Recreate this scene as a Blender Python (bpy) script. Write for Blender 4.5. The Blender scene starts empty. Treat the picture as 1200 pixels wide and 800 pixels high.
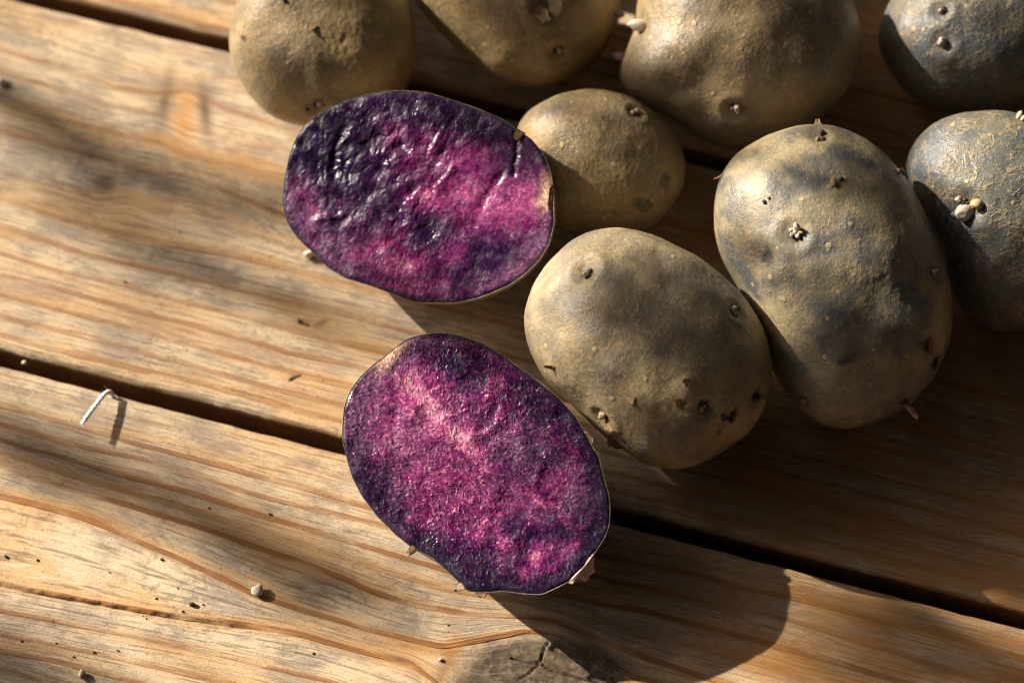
import bpy, bmesh, math, random
import numpy as np
from mathutils import Vector, Matrix, Quaternion

random.seed(7)
rng = np.random.default_rng(11)
scene = bpy.context.scene
COL = scene.collection

# ------------------------------------------------------------------ camera
TILT = math.radians(25.0)          # off the vertical
DIST = 0.600
FOCAL = 85.0
PW, PH = 1200.0, 800.0             # tracing units (photograph pixels)
FPX = PW * FOCAL / 36.0
CAM = np.array([0.0, -DIST * math.sin(TILT), DIST * math.cos(TILT)])
U = np.array([1.0, 0.0, 0.0])
V = np.array([0.0, math.cos(TILT), math.sin(TILT)])
W = np.array([0.0, -math.sin(TILT), math.cos(TILT)])

cam_d = bpy.data.cameras.new('camera')
cam_d.lens = FOCAL
cam_d.sensor_width = 36.0
cam_d.clip_start = 0.01
cam_d.clip_end = 50.0
cam_d.dof.use_dof = True
cam_d.dof.focus_distance = 0.565
cam_d.dof.aperture_fstop = 8.0
cam = bpy.data.objects.new('camera', cam_d)
COL.objects.link(cam)
cam.location = Vector(CAM)
cam.rotation_euler = (TILT, 0, 0)
scene.camera = cam

# ------------------------------------------------------------------ light
TO_SUN = np.array([-1.67, 0.85, 1.02])
TO_SUN /= np.linalg.norm(TO_SUN)
world = bpy.data.worlds.new('World')
scene.world = world
world.use_nodes = True
wn = world.node_tree.nodes
wl = world.node_tree.links
sky = wn.new('ShaderNodeTexSky')
sky.sky_type = 'NISHITA'
sky.sun_disc = False
sky.air_density = 0.02        # thin haze, white rather than blue
sky.dust_density = 3.6
sky.ozone_density = 0.0
sky.sun_elevation = math.asin(TO_SUN[2])
sky.sun_rotation = math.atan2(TO_SUN[0], TO_SUN[1])
wl.new(sky.outputs[0], wn['Background'].inputs[0])
wn['Background'].inputs[1].default_value = 0.05
sun_d = bpy.data.lights.new('sun', 'SUN')
sun_d.energy = 5.0
sun_d.angle = math.radians(0.53)
sun_d.color = (1.0, 0.90, 0.76)
sun = bpy.data.objects.new('sun', sun_d)
COL.objects.link(sun)
sun.rotation_euler = Vector(-TO_SUN).to_track_quat('-Z', 'Y').to_euler()
scene.view_settings.view_transform = 'Standard'
scene.view_settings.look = 'None'
scene.view_settings.gamma = 1.0
scene.view_settings.use_curve_mapping = False
scene.view_settings.exposure = 1.10
scene.cycles.max_bounces = 4
scene.cycles.diffuse_bounces = 2
scene.cycles.glossy_bounces = 2
scene.cycles.use_denoising = True
scene.cycles.use_adaptive_sampling = True
scene.cycles.adaptive_threshold = 0.012
scene.cycles.filter_width = 1.1


# ------------------------------------------------------------------ maths helpers
def ray(px, py):
    px = np.asarray(px, float); py = np.asarray(py, float)
    d = ((px - PW / 2) / FPX)[..., None] * U + (-(py - PH / 2) / FPX)[..., None] * V - W
    return d                      # unit length along the view axis


def at_z(px, py, z=0.0):
    d = ray(px, py)
    t = (z - CAM[2]) / d[..., 2]
    return CAM + t[..., None] * d


def project(p):
    q = np.asarray(p) - CAM
    dep = -(q @ W)
    return PW / 2 + FPX * (q @ U) / dep, PH / 2 - FPX * (q @ V) / dep


def _hash(ix, iy, iz, seed):
    h = (ix.astype(np.int64) * 374761393 + iy.astype(np.int64) * 668265263 +
         iz.astype(np.int64) * 2147483647 + seed * 974711) & 0xFFFFFFFF
    h = ((h ^ (h >> 13)) * 1274126177) & 0xFFFFFFFF
    h = ((h ^ (h >> 16)) * 2246822519) & 0xFFFFFFFF
    return (h ^ (h >> 15)) & 0xFFFFFFFF


_G = np.array([[1, 1, 0], [-1, 1, 0], [1, -1, 0], [-1, -1, 0], [1, 0, 1], [-1, 0, 1], [1, 0, -1], [-1, 0, -1],
               [0, 1, 1], [0, -1, 1], [0, 1, -1], [0, -1, -1]], float)


def noise3(p, seed=0):
    """gradient noise, about -1..1, p is (n, 3)"""
    i = np.floor(p).astype(np.int64)
    f = p - i
    u = f * f * f * (f * (f * 6 - 15) + 10)
    out = 0
    for dx in (0, 1):
        wx = u[:, 0] if dx else 1 - u[:, 0]
        for dy in (0, 1):
            wy = u[:, 1] if dy else 1 - u[:, 1]
            for dz in (0, 1):
                wz = u[:, 2] if dz else 1 - u[:, 2]
                g = _G[_hash(i[:, 0] + dx, i[:, 1] + dy, i[:, 2] + dz, seed) % 12]
                out = out + wx * wy * wz * (g[:, 0] * (f[:, 0] - dx) + g[:, 1] * (f[:, 1] - dy) + g[:, 2] * (f[:, 2] - dz))
    return out * 1.4


def fbm(p, seed=0, octaves=4, gain=0.5):
    a, s, t = 1.0, 0.0, 0.0
    for k in range(octaves):
        s = s + a * noise3(p * (2.0 ** k) + 17.3 * k, seed + k)
        t += a
        a *= gain
    return s / t


def sstep(a, b, x):
    t = np.clip((x - a) / (b - a), 0, 1)
    return t * t * (3 - 2 * t)


def closed_spline(pts, n=720, smooth=2.0):
    """dense, lightly smoothed closed outline"""
    p = np.asarray(pts, float)
    q = np.vstack([p, p[:1]])
    s = np.r_[0, np.cumsum(np.linalg.norm(np.diff(q, axis=0), axis=1))]
    tt = np.linspace(0, s[-1], n, endpoint=False)
    x = np.interp(tt, s, q[:, 0]); y = np.interp(tt, s, q[:, 1])
    k = np.fft.fftfreq(n) * n
    sig = smooth / s[-1] * 2 * math.pi
    g = np.exp(-0.5 * (k * sig) ** 2)
    return np.c_[np.fft.ifft(np.fft.fft(x) * g).real, np.fft.ifft(np.fft.fft(y) * g).real]


def polar(pts2, n=1440):
    """outline (m, about its centre) -> radius as a function of angle, sampled"""
    ang = np.arctan2(pts2[:, 1], pts2[:, 0])
    r = np.hypot(pts2[:, 0], pts2[:, 1])
    o = np.argsort(ang)
    a, r = ang[o], r[o]
    a = np.r_[a - 2 * math.pi, a, a + 2 * math.pi]; r = np.r_[r, r, r]
    g = np.linspace(-math.pi, math.pi, n + 1)
    rr = np.interp(g, a, r)
    return lambda th: np.interp(th, g, rr)


# ------------------------------------------------------------------ object helpers
def link(name, me, mat=None, parent=None, smooth=True):
    o = bpy.data.objects.new(name, me)
    COL.objects.link(o)
    if mat is not None:
        me.materials.append(mat)
    if smooth:
        me.polygons.foreach_set('use_smooth', np.ones(len(me.polygons), bool))
    if parent is not None:
        o.parent = parent
    return o


def tag(o, label=None, cat=None, group=None, kind=None):
    if label: o['label'] = label
    if cat: o['category'] = cat
    if group: o['group'] = group
    if kind: o['kind'] = kind
    return o


def mesh_np(name, verts, faces):
    me = bpy.data.meshes.new(name)
    verts = np.ascontiguousarray(verts, np.float32)
    faces = np.ascontiguousarray(faces, np.int32)
    n = faces.shape[1]
    me.vertices.add(len(verts)); me.vertices.foreach_set('co', verts.ravel())
    me.loops.add(faces.size); me.loops.foreach_set('vertex_index', faces.ravel())
    me.polygons.add(len(faces))
    me.polygons.foreach_set('loop_start', np.arange(0, faces.size, n, dtype=np.int32))
    me.polygons.foreach_set('loop_total', np.full(len(faces), n, np.int32))
    me.update(calc_edges=True)
    me.validate()
    return me


def fattr(me, name, val):
    a = me.attributes.new(name, 'FLOAT', 'POINT')
    a.data.foreach_set('value', np.ascontiguousarray(val, np.float32))


def cattr(me, name, rgb):
    a = me.attributes.new(name, 'FLOAT_COLOR', 'POINT')
    c = np.ones((len(rgb), 4), np.float32); c[:, :3] = rgb
    a.data.foreach_set('color', c.ravel())


# ------------------------------------------------------------------ node helpers
class NT:
    def __init__(self, name):
        self.m = bpy.data.materials.new(name)
        self.m.use_nodes = True
        self.t = self.m.node_tree
        self.b = self.t.nodes['Principled BSDF']
        self.c = None

    def n(self, typ, **kw):
        x = self.t.nodes.new(typ)
        for k, v in kw.items():
            setattr(x, k, v)
        return x

    def put(self, sock, v):
        if v is None:
            return
        if hasattr(v, 'links'):
            self.t.links.new(v, sock)
        else:
            if sock.type == 'RGBA' and len(v) == 3:
                v = (*v, 1)
            sock.default_value = v

    def obj(self):
        if self.c is None:
            self.c = self.n('ShaderNodeTexCoord').outputs['Object']
        return self.c

    def attr(self, name, out='Fac'):
        x = self.n('ShaderNodeAttribute'); x.attribute_name = name
        return x.outputs[out]

    def math(self, op, a, b=None, c=None, clamp=False):
        x = self.n('ShaderNodeMath', operation=op, use_clamp=clamp)
        self.put(x.inputs[0], a); self.put(x.inputs[1], b)
        if c is not None: self.put(x.inputs[2], c)
        return x.outputs[0]

    def noise(self, scale, vec=None, detail=3, rough=0.55, dist=0.0, w=None):
        x = self.n('ShaderNodeTexNoise')
        vec = vec if vec is not None else self.obj()
        if w is not None:
            off = self.n('ShaderNodeVectorMath', operation='ADD')
            self.put(off.inputs[0], vec); off.inputs[1].default_value = (0.137 * w, 0.071 * w, 0.211 * w)
            vec = off.outputs[0]
        self.put(x.inputs['Vector'], vec)
        x.inputs['Scale'].default_value = scale
        x.inputs['Detail'].default_value = detail
        x.inputs['Roughness'].default_value = rough
        x.inputs['Distortion'].default_value = dist
        return x.outputs['Fac']

    def vor(self, scale, vec=None, feature='F1', rand=1.0, out='Distance'):
        x = self.n('ShaderNodeTexVoronoi', feature=feature)
        self.put(x.inputs['Vector'], vec if vec is not None else self.obj())
        x.inputs['Scale'].default_value = scale
        x.inputs['Randomness'].default_value = rand
        return x.outputs[out]

    def mapv(self, vec, scale=(1, 1, 1), loc=(0, 0, 0), rot=(0, 0, 0)):
        x = self.n('ShaderNodeMapping')
        self.put(x.inputs['Vector'], vec)
        x.inputs['Scale'].default_value = scale
        x.inputs['Location'].default_value = loc
        x.inputs['Rotation'].default_value = rot
        return x.outputs[0]

    def comb(self, a, b, c=0.0):
        x = self.n('ShaderNodeCombineXYZ')
        self.put(x.inputs[0], a); self.put(x.inputs[1], b); self.put(x.inputs[2], c)
        return x.outputs[0]

    def ss(self, v, a, b, lo=0.0, hi=1.0):
        x = self.n('ShaderNodeMapRange', interpolation_type='SMOOTHSTEP')
        self.put(x.inputs['Value'], v)
        x.inputs['From Min'].default_value = a; x.inputs['From Max'].default_value = b
        x.inputs['To Min'].default_value = lo; x.inputs['To Max'].default_value = hi
        return x.outputs['Result']

    def mix(self, f, a, b, mode='MIX'):
        x = self.n('ShaderNodeMix', data_type='RGBA', blend_type=mode)
        self.put(x.inputs['Factor'], f)
        self.put(x.inputs[6], a); self.put(x.inputs[7], b)
        return x.outputs[2]

    def bump(self, h, dist, strength=1.0, normal=None):
        x = self.n('ShaderNodeBump')
        x.inputs['Strength'].default_value = strength
        x.inputs['Distance'].default_value = dist
        self.put(x.inputs['Height'], h)
        if normal is not None: self.put(x.inputs['Normal'], normal)
        return x.outputs[0]

    def out(self, color=None, rough=None, normal=None, spec=None, **kw):
        self.put(self.b.inputs['Base Color'], color)
        self.put(self.b.inputs['Roughness'], rough)
        if normal is not None: self.put(self.b.inputs['Normal'], normal)
        if spec is not None: self.put(self.b.inputs['Specular IOR Level'], spec)
        for k, v in kw.items():
            self.put(self.b.inputs[k], v)
        return self.m


def plain(name, color, rough=0.6, var=0.25, scale=900, **kw):
    t = NT(name)
    f = t.noise(scale, detail=3)
    c = t.mix(t.ss(f, 0.3, 0.7), tuple(x * (1 - var) for x in color), tuple(min(1, x * (1 + var)) for x in color))
    return t.out(c, rough, t.bump(f, 0.0002, 0.6), **kw)


# ------------------------------------------------------------------ materials
def wood_material():
    t = NT('weathered_wood')
    gx, fib = t.attr('gx'), t.attr('fib')               # mm along / across, following the grain
    ph, sp, st = t.attr('phase'), t.attr('spacing'), t.attr('strength')
    stain_shade, knot, crack = t.attr('stain_shade'), t.attr('knot'), t.attr('crack')
    fine = t.comb(t.math('MULTIPLY', gx, 0.055), t.math('MULTIPLY', fib, 2.2))
    fine2 = t.comb(t.math('MULTIPLY', gx, 0.16), t.math('MULTIPLY', fib, 5.0), 3.0)
    broad = t.comb(t.math('MULTIPLY', gx, 0.016), t.math('MULTIPLY', fib, 0.16), 7.0)
    blotch = t.comb(t.math('MULTIPLY', gx, 0.07), t.math('MULTIPLY', fib, 0.16), 1.0)
    n_f = t.noise(1.0, fine, 4, 0.6)
    n_f2 = t.noise(1.0, fine2, 3, 0.6)
    n_b = t.noise(1.0, broad, 3, 0.5)
    n_bl = t.noise(1.0, blotch, 5, 0.62)
    n_g = t.noise(1500, None, 2, 0.7)                   # grit
    # distance from the nearest growth line, mm, edge roughened along the fibre
    wob = t.math('MULTIPLY', t.math('SUBTRACT', n_f, 0.5), 0.10)
    fr = t.math('FRACT', t.math('ADD', t.math('ADD', ph, 0.5), wob))
    sd = t.math('MULTIPLY', t.math('SUBTRACT', fr, 0.5), sp)
    d = t.math('ABSOLUTE', sd)
    wid = t.math('ADD', 0.30, t.math('MULTIPLY', n_b, 0.85))
    dn = t.math('DIVIDE', d, wid)
    line = t.math('MULTIPLY', t.ss(dn, 0.55, 1.25, 1, 0), st)
    halo = t.math('MULTIPLY', t.ss(dn, 0.6, 4.5, 1, 0), st)
    brk = t.ss(t.noise(1.0, t.comb(t.math('MULTIPLY', gx, 0.05), t.math('MULTIPLY', ph, 1.3), 5.0), 3), 0.36, 0.52, 0.35, 1)
    line = t.math('MULTIPLY', line, brk)
    col = t.mix(t.ss(n_bl, 0.40, 0.60), (0.335, 0.275, 0.205), (0.60, 0.465, 0.30))
    col = t.mix(t.ss(n_b, 0.47, 0.62, 0, 0.62), col, (0.55, 0.325, 0.125))
    col = t.mix(t.ss(n_f, 0.50, 0.62, 0, 0.68), col, (0.17, 0.110, 0.062))
    col = t.mix(t.ss(n_f2, 0.52, 0.64, 0, 0.62), col, (0.62, 0.52, 0.39))
    col = t.mix(t.math('MULTIPLY', halo, 0.30), col, (0.48, 0.235, 0.06))
    col = t.mix(t.math('MULTIPLY', line, 0.88), col, (0.255, 0.090, 0.016))
    # grey weathering speckle
    gw = t.math('MULTIPLY', t.ss(t.noise(1.0, t.comb(t.math('MULTIPLY', gx, 0.42), t.math('MULTIPLY', fib, 1.1), 9.0), 5, 0.75), 0.48, 0.62), t.ss(t.noise(45, None, 3, 0.55, 0, 2.0), 0.44, 0.60))
    col = t.mix(t.math('MULTIPLY', gw, 0.55), col, (0.16, 0.128, 0.095))
    col = t.mix(t.ss(n_g, 0.56, 0.70, 0, 0.45), col, (0.10, 0.065, 0.04))
    spk = t.math('MULTIPLY', t.ss(t.vor(330), 0.05, 0.13, 1, 0), t.ss(t.noise(90, None, 2), 0.52, 0.62))
    col = t.mix(t.math('MULTIPLY', spk, 0.75), col, (0.05, 0.03, 0.018))
    # knots, stains and painted shade, splits
    col = t.mix(t.math('MULTIPLY', t.attr('amber'), t.ss(n_f, 0.35, 0.6, 0.55, 1)), col, (0.44, 0.20, 0.048))
    kr = t.noise(620, None, 4, 0.65, 0.6)
    kc = t.mix(t.ss(kr, 0.35, 0.7), (0.060, 0.043, 0.028), (0.165, 0.122, 0.078))
    rr_ = t.math('SINE', t.math('ADD', t.math('MULTIPLY', t.attr('krad'), 34.0), t.math('MULTIPLY', kr, 9.0)))
    kc = t.mix(t.ss(rr_, -0.2, 0.9, 0, 0.6), kc, (0.045, 0.030, 0.018))
    kc = t.mix(t.ss(n_f2, 0.52, 0.70, 0, 0.35), kc, (0.26, 0.21, 0.15))
    col = t.mix(knot, col, kc)
    col = t.mix(t.math('MULTIPLY', stain_shade, t.ss(n_bl, 0.25, 0.6, 0.45, 1)), col, (0.10, 0.058, 0.027))
    col = t.mix(crack, col, (0.022, 0.014, 0.009))
    side = t.attr('side')
    col = t.mix(side, col, (0.16, 0.075, 0.032))
    h = t.math('ADD', t.math('MULTIPLY', n_f, 0.55), t.math('MULTIPLY', n_f2, 0.30))
    h = t.math('ADD', h, t.math('MULTIPLY', n_g, 0.16))
    h = t.math('ADD', h, t.math('MULTIPLY', line, 0.42))
    return t.out(col, t.ss(n_f, 0.3, 0.7, 0.62, 0.8), t.bump(h, 0.0007, 1.0), 0.30)


def skin_material(name, tan=(0.40, 0.305, 0.165), grey=(0.215, 0.187, 0.13), blue=(0.085, 0.088, 0.090),
                  blue_amt=0.5, dust=0.5, net=0.0, net_stretch=(1, 1, 1), w=0.0, rough=0.42):
    t = NT(name)
    o = t.obj()
    big = t.noise(50, o, 2, 0.5, 0.2, w)
    mid = t.noise(190, o, 4, 0.62, 0.3, w + 3)
    fin = t.noise(900, o, 4, 0.72, 0.0, w + 5)
    vfin = t.noise(2400, o, 2, 0.7, 0.0, w + 6)
    blu = t.noise(70, o, 4, 0.62, 0.3, w + 9)
    oc = t.noise(95, o, 4, 0.66, 0.2, w + 12)
    col = t.mix(t.ss(t.math('ADD', t.math('MULTIPLY', big, 0.55), t.math('MULTIPLY', mid, 0.45)), 0.38, 0.61), grey, tan)
    bm = t.math('MULTIPLY', t.ss(t.math('ADD', t.math('MULTIPLY', blu, 0.7), t.math('MULTIPLY', fin, 0.3)), 0.45, 0.60), blue_amt)
    col = t.mix(bm, col, blue)
    # rusty soil dust caught on the skin
    om = t.math('MULTIPLY', t.ss(oc, 0.48, 0.60), t.ss(fin, 0.46, 0.56))
    col = t.mix(t.math('MULTIPLY', om, dust), col, (0.37, 0.235, 0.098))
    # cork netting
    if net:
        mv = t.mapv(o, net_stretch)
        warp = t.n('ShaderNodeVectorMath', operation='ADD')
        nz = t.n('ShaderNodeTexNoise'); nz.inputs['Scale'].default_value = 260; nz.inputs['Detail'].default_value = 2
        t.put(nz.inputs['Vector'], o)
        sc = t.n('ShaderNodeVectorMath', operation='SCALE'); t.put(sc.inputs[0], nz.outputs['Color']); sc.inputs['Scale'].default_value = 0.0030
        t.put(warp.inputs[0], mv); t.put(warp.inputs[1], sc.outputs[0])
        e = t.vor(720, warp.outputs[0], 'DISTANCE_TO_EDGE')
        nm = t.math('MULTIPLY', t.ss(e, 0.02, 0.22, 1, 0), t.ss(t.noise(300, o, 4, 0.7, 0, w + 20), 0.46, 0.56))
        nm = t.math('MULTIPLY', nm, net)
        col = t.mix(t.math('MULTIPLY', nm, 0.62), col, (0.33, 0.245, 0.12))
    else:
        e = t.vor(950, o, 'DISTANCE_TO_EDGE')
        nm = t.math('MULTIPLY', t.ss(e, 0.0, 0.12, 1, 0), t.ss(t.noise(120, o, 3, 0.6, 0, w + 20), 0.48, 0.66, 0, 0.5))
        col = t.mix(nm, col, (0.30, 0.215, 0.10))
    # pale lenticels and dark pin-pricks
    lv = t.vor(230, o)
    len_m = t.math('MULTIPLY', t.ss(lv, 0.10, 0.20, 1, 0), t.ss(t.noise(140, o, 2, 0.5, 0, w + 30), 0.45, 0.55))
    col = t.mix(t.math('MULTIPLY', len_m, 0.75), col, (0.50, 0.37, 0.19))
    dv = t.vor(520, t.mapv(o, (1, 1, 1), (0.3, 0.1, 0.7)))
    dk = t.math('MULTIPLY', t.ss(dv, 0.06, 0.15, 1, 0), t.ss(t.noise(150, o, 2, 0.5, 0, w + 40), 0.54, 0.66))
    col = t.mix(t.math('MULTIPLY', dk, 0.75), col, (0.05, 0.036, 0.02))
    col = t.mix(t.ss(vfin, 0.48, 0.66, 0, 0.6), col, t.mix(0.55, col, (0.05, 0.04, 0.022)))
    col = t.mix(t.ss(fin, 0.48, 0.36, 0, 0.5), col, t.mix(0.5, col, (0.06, 0.048, 0.028)))
    col = t.mix(t.ss(fin, 0.52, 0.62, 0, 0.7), col, t.mix(1.0, col, (1.45, 1.40, 1.32), 'MULTIPLY'))
    scr = t.noise(1.0, t.mapv(o, (2600, 190, 900), (0, 0, 0), (0.5, 0.3, 0.9 + w)), 2, 0.5)
    scm = t.math('MULTIPLY', t.ss(scr, 0.60, 0.68), t.ss(t.noise(110, o, 2, 0.5, 0, w + 60), 0.50, 0.60))
    col = t.mix(t.math('MULTIPLY', scm, 0.55), col, (0.44, 0.34, 0.19))
    # scars where the skin is rubbed off / scabbed, from the mesh
    col = t.mix(t.attr('scab'), col, t.mix(t.ss(fin, 0.4, 0.65), (0.035, 0.025, 0.018), (0.15, 0.10, 0.055)))
    col = t.mix(t.math('MULTIPLY', t.attr('bare'), t.ss(fin, 0.36, 0.58, 0.45, 0.9)), col, (0.075, 0.072, 0.066))
    h = t.math('ADD', t.math('MULTIPLY', mid, 0.45), t.math('MULTIPLY', fin, 0.40))
    h = t.math('ADD', h, t.math('MULTIPLY', vfin, 0.13))
    h = t.math('ADD', h, t.math('MULTIPLY', nm, 0.22))
    h = t.math('ADD', h, t.math('MULTIPLY', len_m, 0.25))
    return t.out(col, t.ss(mid, 0.3, 0.7, rough - 0.10, rough + 0.10), t.bump(h, 0.00055, 0.95), 0.48)


def flesh_material():
    t = NT('wet_purple_flesh')
    o = t.obj()
    c = t.attr('flesh', 'Color')
    f = t.noise(900, o, 4, 0.75)
    cell = t.n('ShaderNodeTexVoronoi', feature='F1')
    t.put(cell.inputs['Vector'], o); cell.inputs['Scale'].default_value = 2100
    cd = cell.outputs['Distance']
    cr = t.n('ShaderNodeSeparateColor'); t.put(cr.inputs[0], cell.outputs['Color'])
    cv = cr.outputs[0]
    k = t.math('ADD', t.math('MULTIPLY', t.ss(f, 0.38, 0.62), 0.5), t.math('MULTIPLY', cv, 0.5))
    c = t.mix(t.ss(k, 0.15, 0.85), t.mix(1.0, c, (0.60, 0.52, 0.62), 'MULTIPLY'), t.mix(1.0, c, (1.35, 1.30, 1.30), 'MULTIPLY'))
    gr = t.math('MULTIPLY', t.ss(cv, 0.86, 0.98), t.attr('starch'))
    c = t.mix(t.math('MULTIPLY', gr, 0.40), c, (0.40, 0.28, 0.40))
    h = t.math('SUBTRACT', t.math('MULTIPLY', f, 0.12), t.math('MULTIPLY', cd, 0.32))
    h = t.math('ADD', h, t.math('MULTIPLY', t.noise(3200, o, 2, 0.6), 0.4))
    rough = t.ss(t.noise(300, o, 3, 0.6), 0.42, 0.58, 0.22, 0.50)
    return t.out(c, rough, t.bump(h, 0.00009, 1.0), 0.42)


WOOD = wood_material()
FLESH = flesh_material()
M_SKINCUT = skin_material('cut_potato_skin', tan=(0.30, 0.20, 0.09), blue_amt=0.3, w=50)
M_WHITE = plain('sprout_white', (0.66, 0.58, 0.46), 0.45, 0.2, 1500)
M_PINK = plain('sprout_purple_tinged', (0.42, 0.25, 0.30), 0.45, 0.5, 700)
M_YEL = plain('sprout_yellow', (0.42, 0.34, 0.17), 0.45, 0.35, 700)
M_SCAB = plain('dark_bud_scale', (0.075, 0.05, 0.035), 0.7, 0.6, 1500)
M_GREYBUD = plain('grey_bud', (0.33, 0.27, 0.20), 0.6, 0.5, 1200)
M_FLAKE = plain('dry_skin_flake', (0.30, 0.19, 0.085), 0.6, 0.4, 900)
M_DFLAKE = plain('brown_skin_flake', (0.16, 0.075, 0.03), 0.55, 0.5, 900)
M_PALEFLAP = plain('pale_torn_skin', (0.58, 0.40, 0.30), 0.5, 0.25, 1200)
M_SOIL = plain('soil_crumb', (0.085, 0.055, 0.035), 0.85, 0.5, 2500)
M_CHALK = plain('pale_crumb', (0.62, 0.54, 0.42), 0.8, 0.2, 2500)
M_THREAD = plain('white_thread', (0.80, 0.80, 0.80), 0.7, 0.08, 4000)
M_LEAF = plain('green_leaf', (0.06, 0.11, 0.03), 0.5, 0.3, 60)
M_TWIG = plain('brown_twig', (0.12, 0.08, 0.05), 0.8, 0.3, 200)

# ------------------------------------------------------------------ the slatted table top
A_BOARD = math.radians(-15.4)      # direction of the planks
BX = np.array([math.cos(A_BOARD), math.sin(A_BOARD), 0.0])
BY = np.array([-math.sin(A_BOARD), math.cos(A_BOARD), 0.0])
GAP = 0.0038
g2 = at_z(400.0, 520.0)            # on the axis of the long gap
y_gap2 = float(g2 @ BY)
g1 = at_z(155.0, 24.0)             # on the axis of the upper gap
y_gap1 = float(g1 @ BY)

# growth lines followed across the two planks in view; strength along each
LINES_LOW = [
    ([(0, 452), (200, 500), (400, 556), (720, 640), (800, 655), (1200, 752)], 0.25),
    ([(0, 476), (51, 489), (101, 503), (162, 520), (202, 531), (253, 545), (304, 559), (354, 571), (400, 584), (560, 625), (796, 668), (867, 688), (933, 700), (992, 716), (1054, 731), (1117, 748), (1200, 772)], 0.8),
    ([(0, 497), (101, 525), (162, 537), (236, 560), (304, 581), (400, 603), (560, 640), (725, 684), (783, 694), (846, 708), (908, 722), (950, 734), (1000, 752), (1054, 766), (1117, 784), (1175, 800)], 0.7),
    ([(0, 515), (34, 527), (61, 532), (118, 550), (186, 569), (236, 582), (287, 599), (337, 613), (400, 631), (540, 672), (700, 707), (762, 718), (825, 734), (875, 746), (933, 762), (992, 779), (1054, 797)], 0.9),
    ([(0, 530), (101, 562), (200, 590), (300, 622), (400, 652), (520, 690), (600, 702), (700, 728), (762, 745), (817, 760), (867, 772), (908, 783), (942, 797)], 0.45),
    ([(0, 543), (67, 567), (135, 587), (186, 603), (236, 618), (287, 636), (321, 648), (354, 658), (400, 677), (433, 692), (467, 703), (500, 711), (550, 719), (607, 721), (650, 727), (683, 741), (717, 756), (750, 769), (825, 794)], 1.0),
    ([(0, 579), (51, 591), (101, 607), (135, 621), (169, 638), (202, 651), (236, 667), (270, 682), (294, 695), (321, 704), (360, 716), (430, 735), (480, 748), (520, 757), (573, 745), (613, 738), (650, 742), (693, 763), (720, 780), (743, 793)], 1.0),
    ([(0, 682), (67, 695), (135, 707), (202, 719), (253, 726), (304, 734), (350, 742), (420, 762), (480, 777), (512, 800), (560, 860), (700, 870), (760, 850)], 1.0),
    ([(0, 714), (67, 727), (135, 741), (202, 754), (270, 770), (337, 786), (381, 797), (500, 835), (620, 900), (760, 880)], 0.8),
    ([(0, 743), (67, 756), (135, 770), (202, 785), (253, 797), (400, 840), (620, 930), (760, 910)], 0.7),
    ([(0, 763), (67, 776), (118, 790), (152, 798), (400, 868), (620, 960), (760, 940)], 0.7),
    ([(0, 783), (51, 797), (400, 895), (760, 985)], 0.6),
]
LINES_MID = [
    ([(0, 8), (80, 25), (200, 58), (270, 75)], 0.3),
    ([(0, 33), (100, 62), (200, 92), (300, 110)], 0.25),
    ([(0, 59), (67, 78), (135, 101), (182, 108), (215, 104), (260, 124), (340, 150)], 0.7),
    ([(0, 85), (67, 104), (135, 124), (186, 133), (220, 150), (260, 158), (340, 175)], 0.5),
    ([(0, 120), (67, 139), (135, 156), (186, 165), (220, 180), (287, 196), (340, 213)], 0.45),
    ([(0, 154), (67, 172), (135, 189), (186, 199), (236, 213), (287, 233), (331, 250), (400, 272)], 0.8),
    ([(0, 200), (67, 218), (110, 236), (150, 232), (202, 250), (300, 277), (400, 305)], 0.3),
    ([(0, 233), (67, 253), (142, 272), (202, 287), (270, 299), (321, 311), (371, 324), (440, 342)], 0.6),
    ([(0, 267), (51, 280), (101, 297), (169, 312), (236, 327), (287, 341), (337, 353), (400, 368), (470, 386)], 0.85),
    ([(0, 297), (67, 316), (135, 331), (202, 349), (270, 366), (337, 385), (400, 402), (470, 418)], 0.75),
    ([(0, 322), (67, 339), (135, 358), (202, 375), (270, 392), (337, 413), (400, 425)], 0.9),
    ([(0, 346), (67, 363), (135, 380), (202, 397), (270, 417), (337, 435), (400, 451)], 0.85),
    ([(0, 371), (67, 388), (135, 405), (202, 424), (270, 442), (337, 459), (400, 474)], 0.8),
    ([(0, 393), (84, 415), (169, 435), (219, 446), (304, 466), (400, 493)], 0.7),
]


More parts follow.
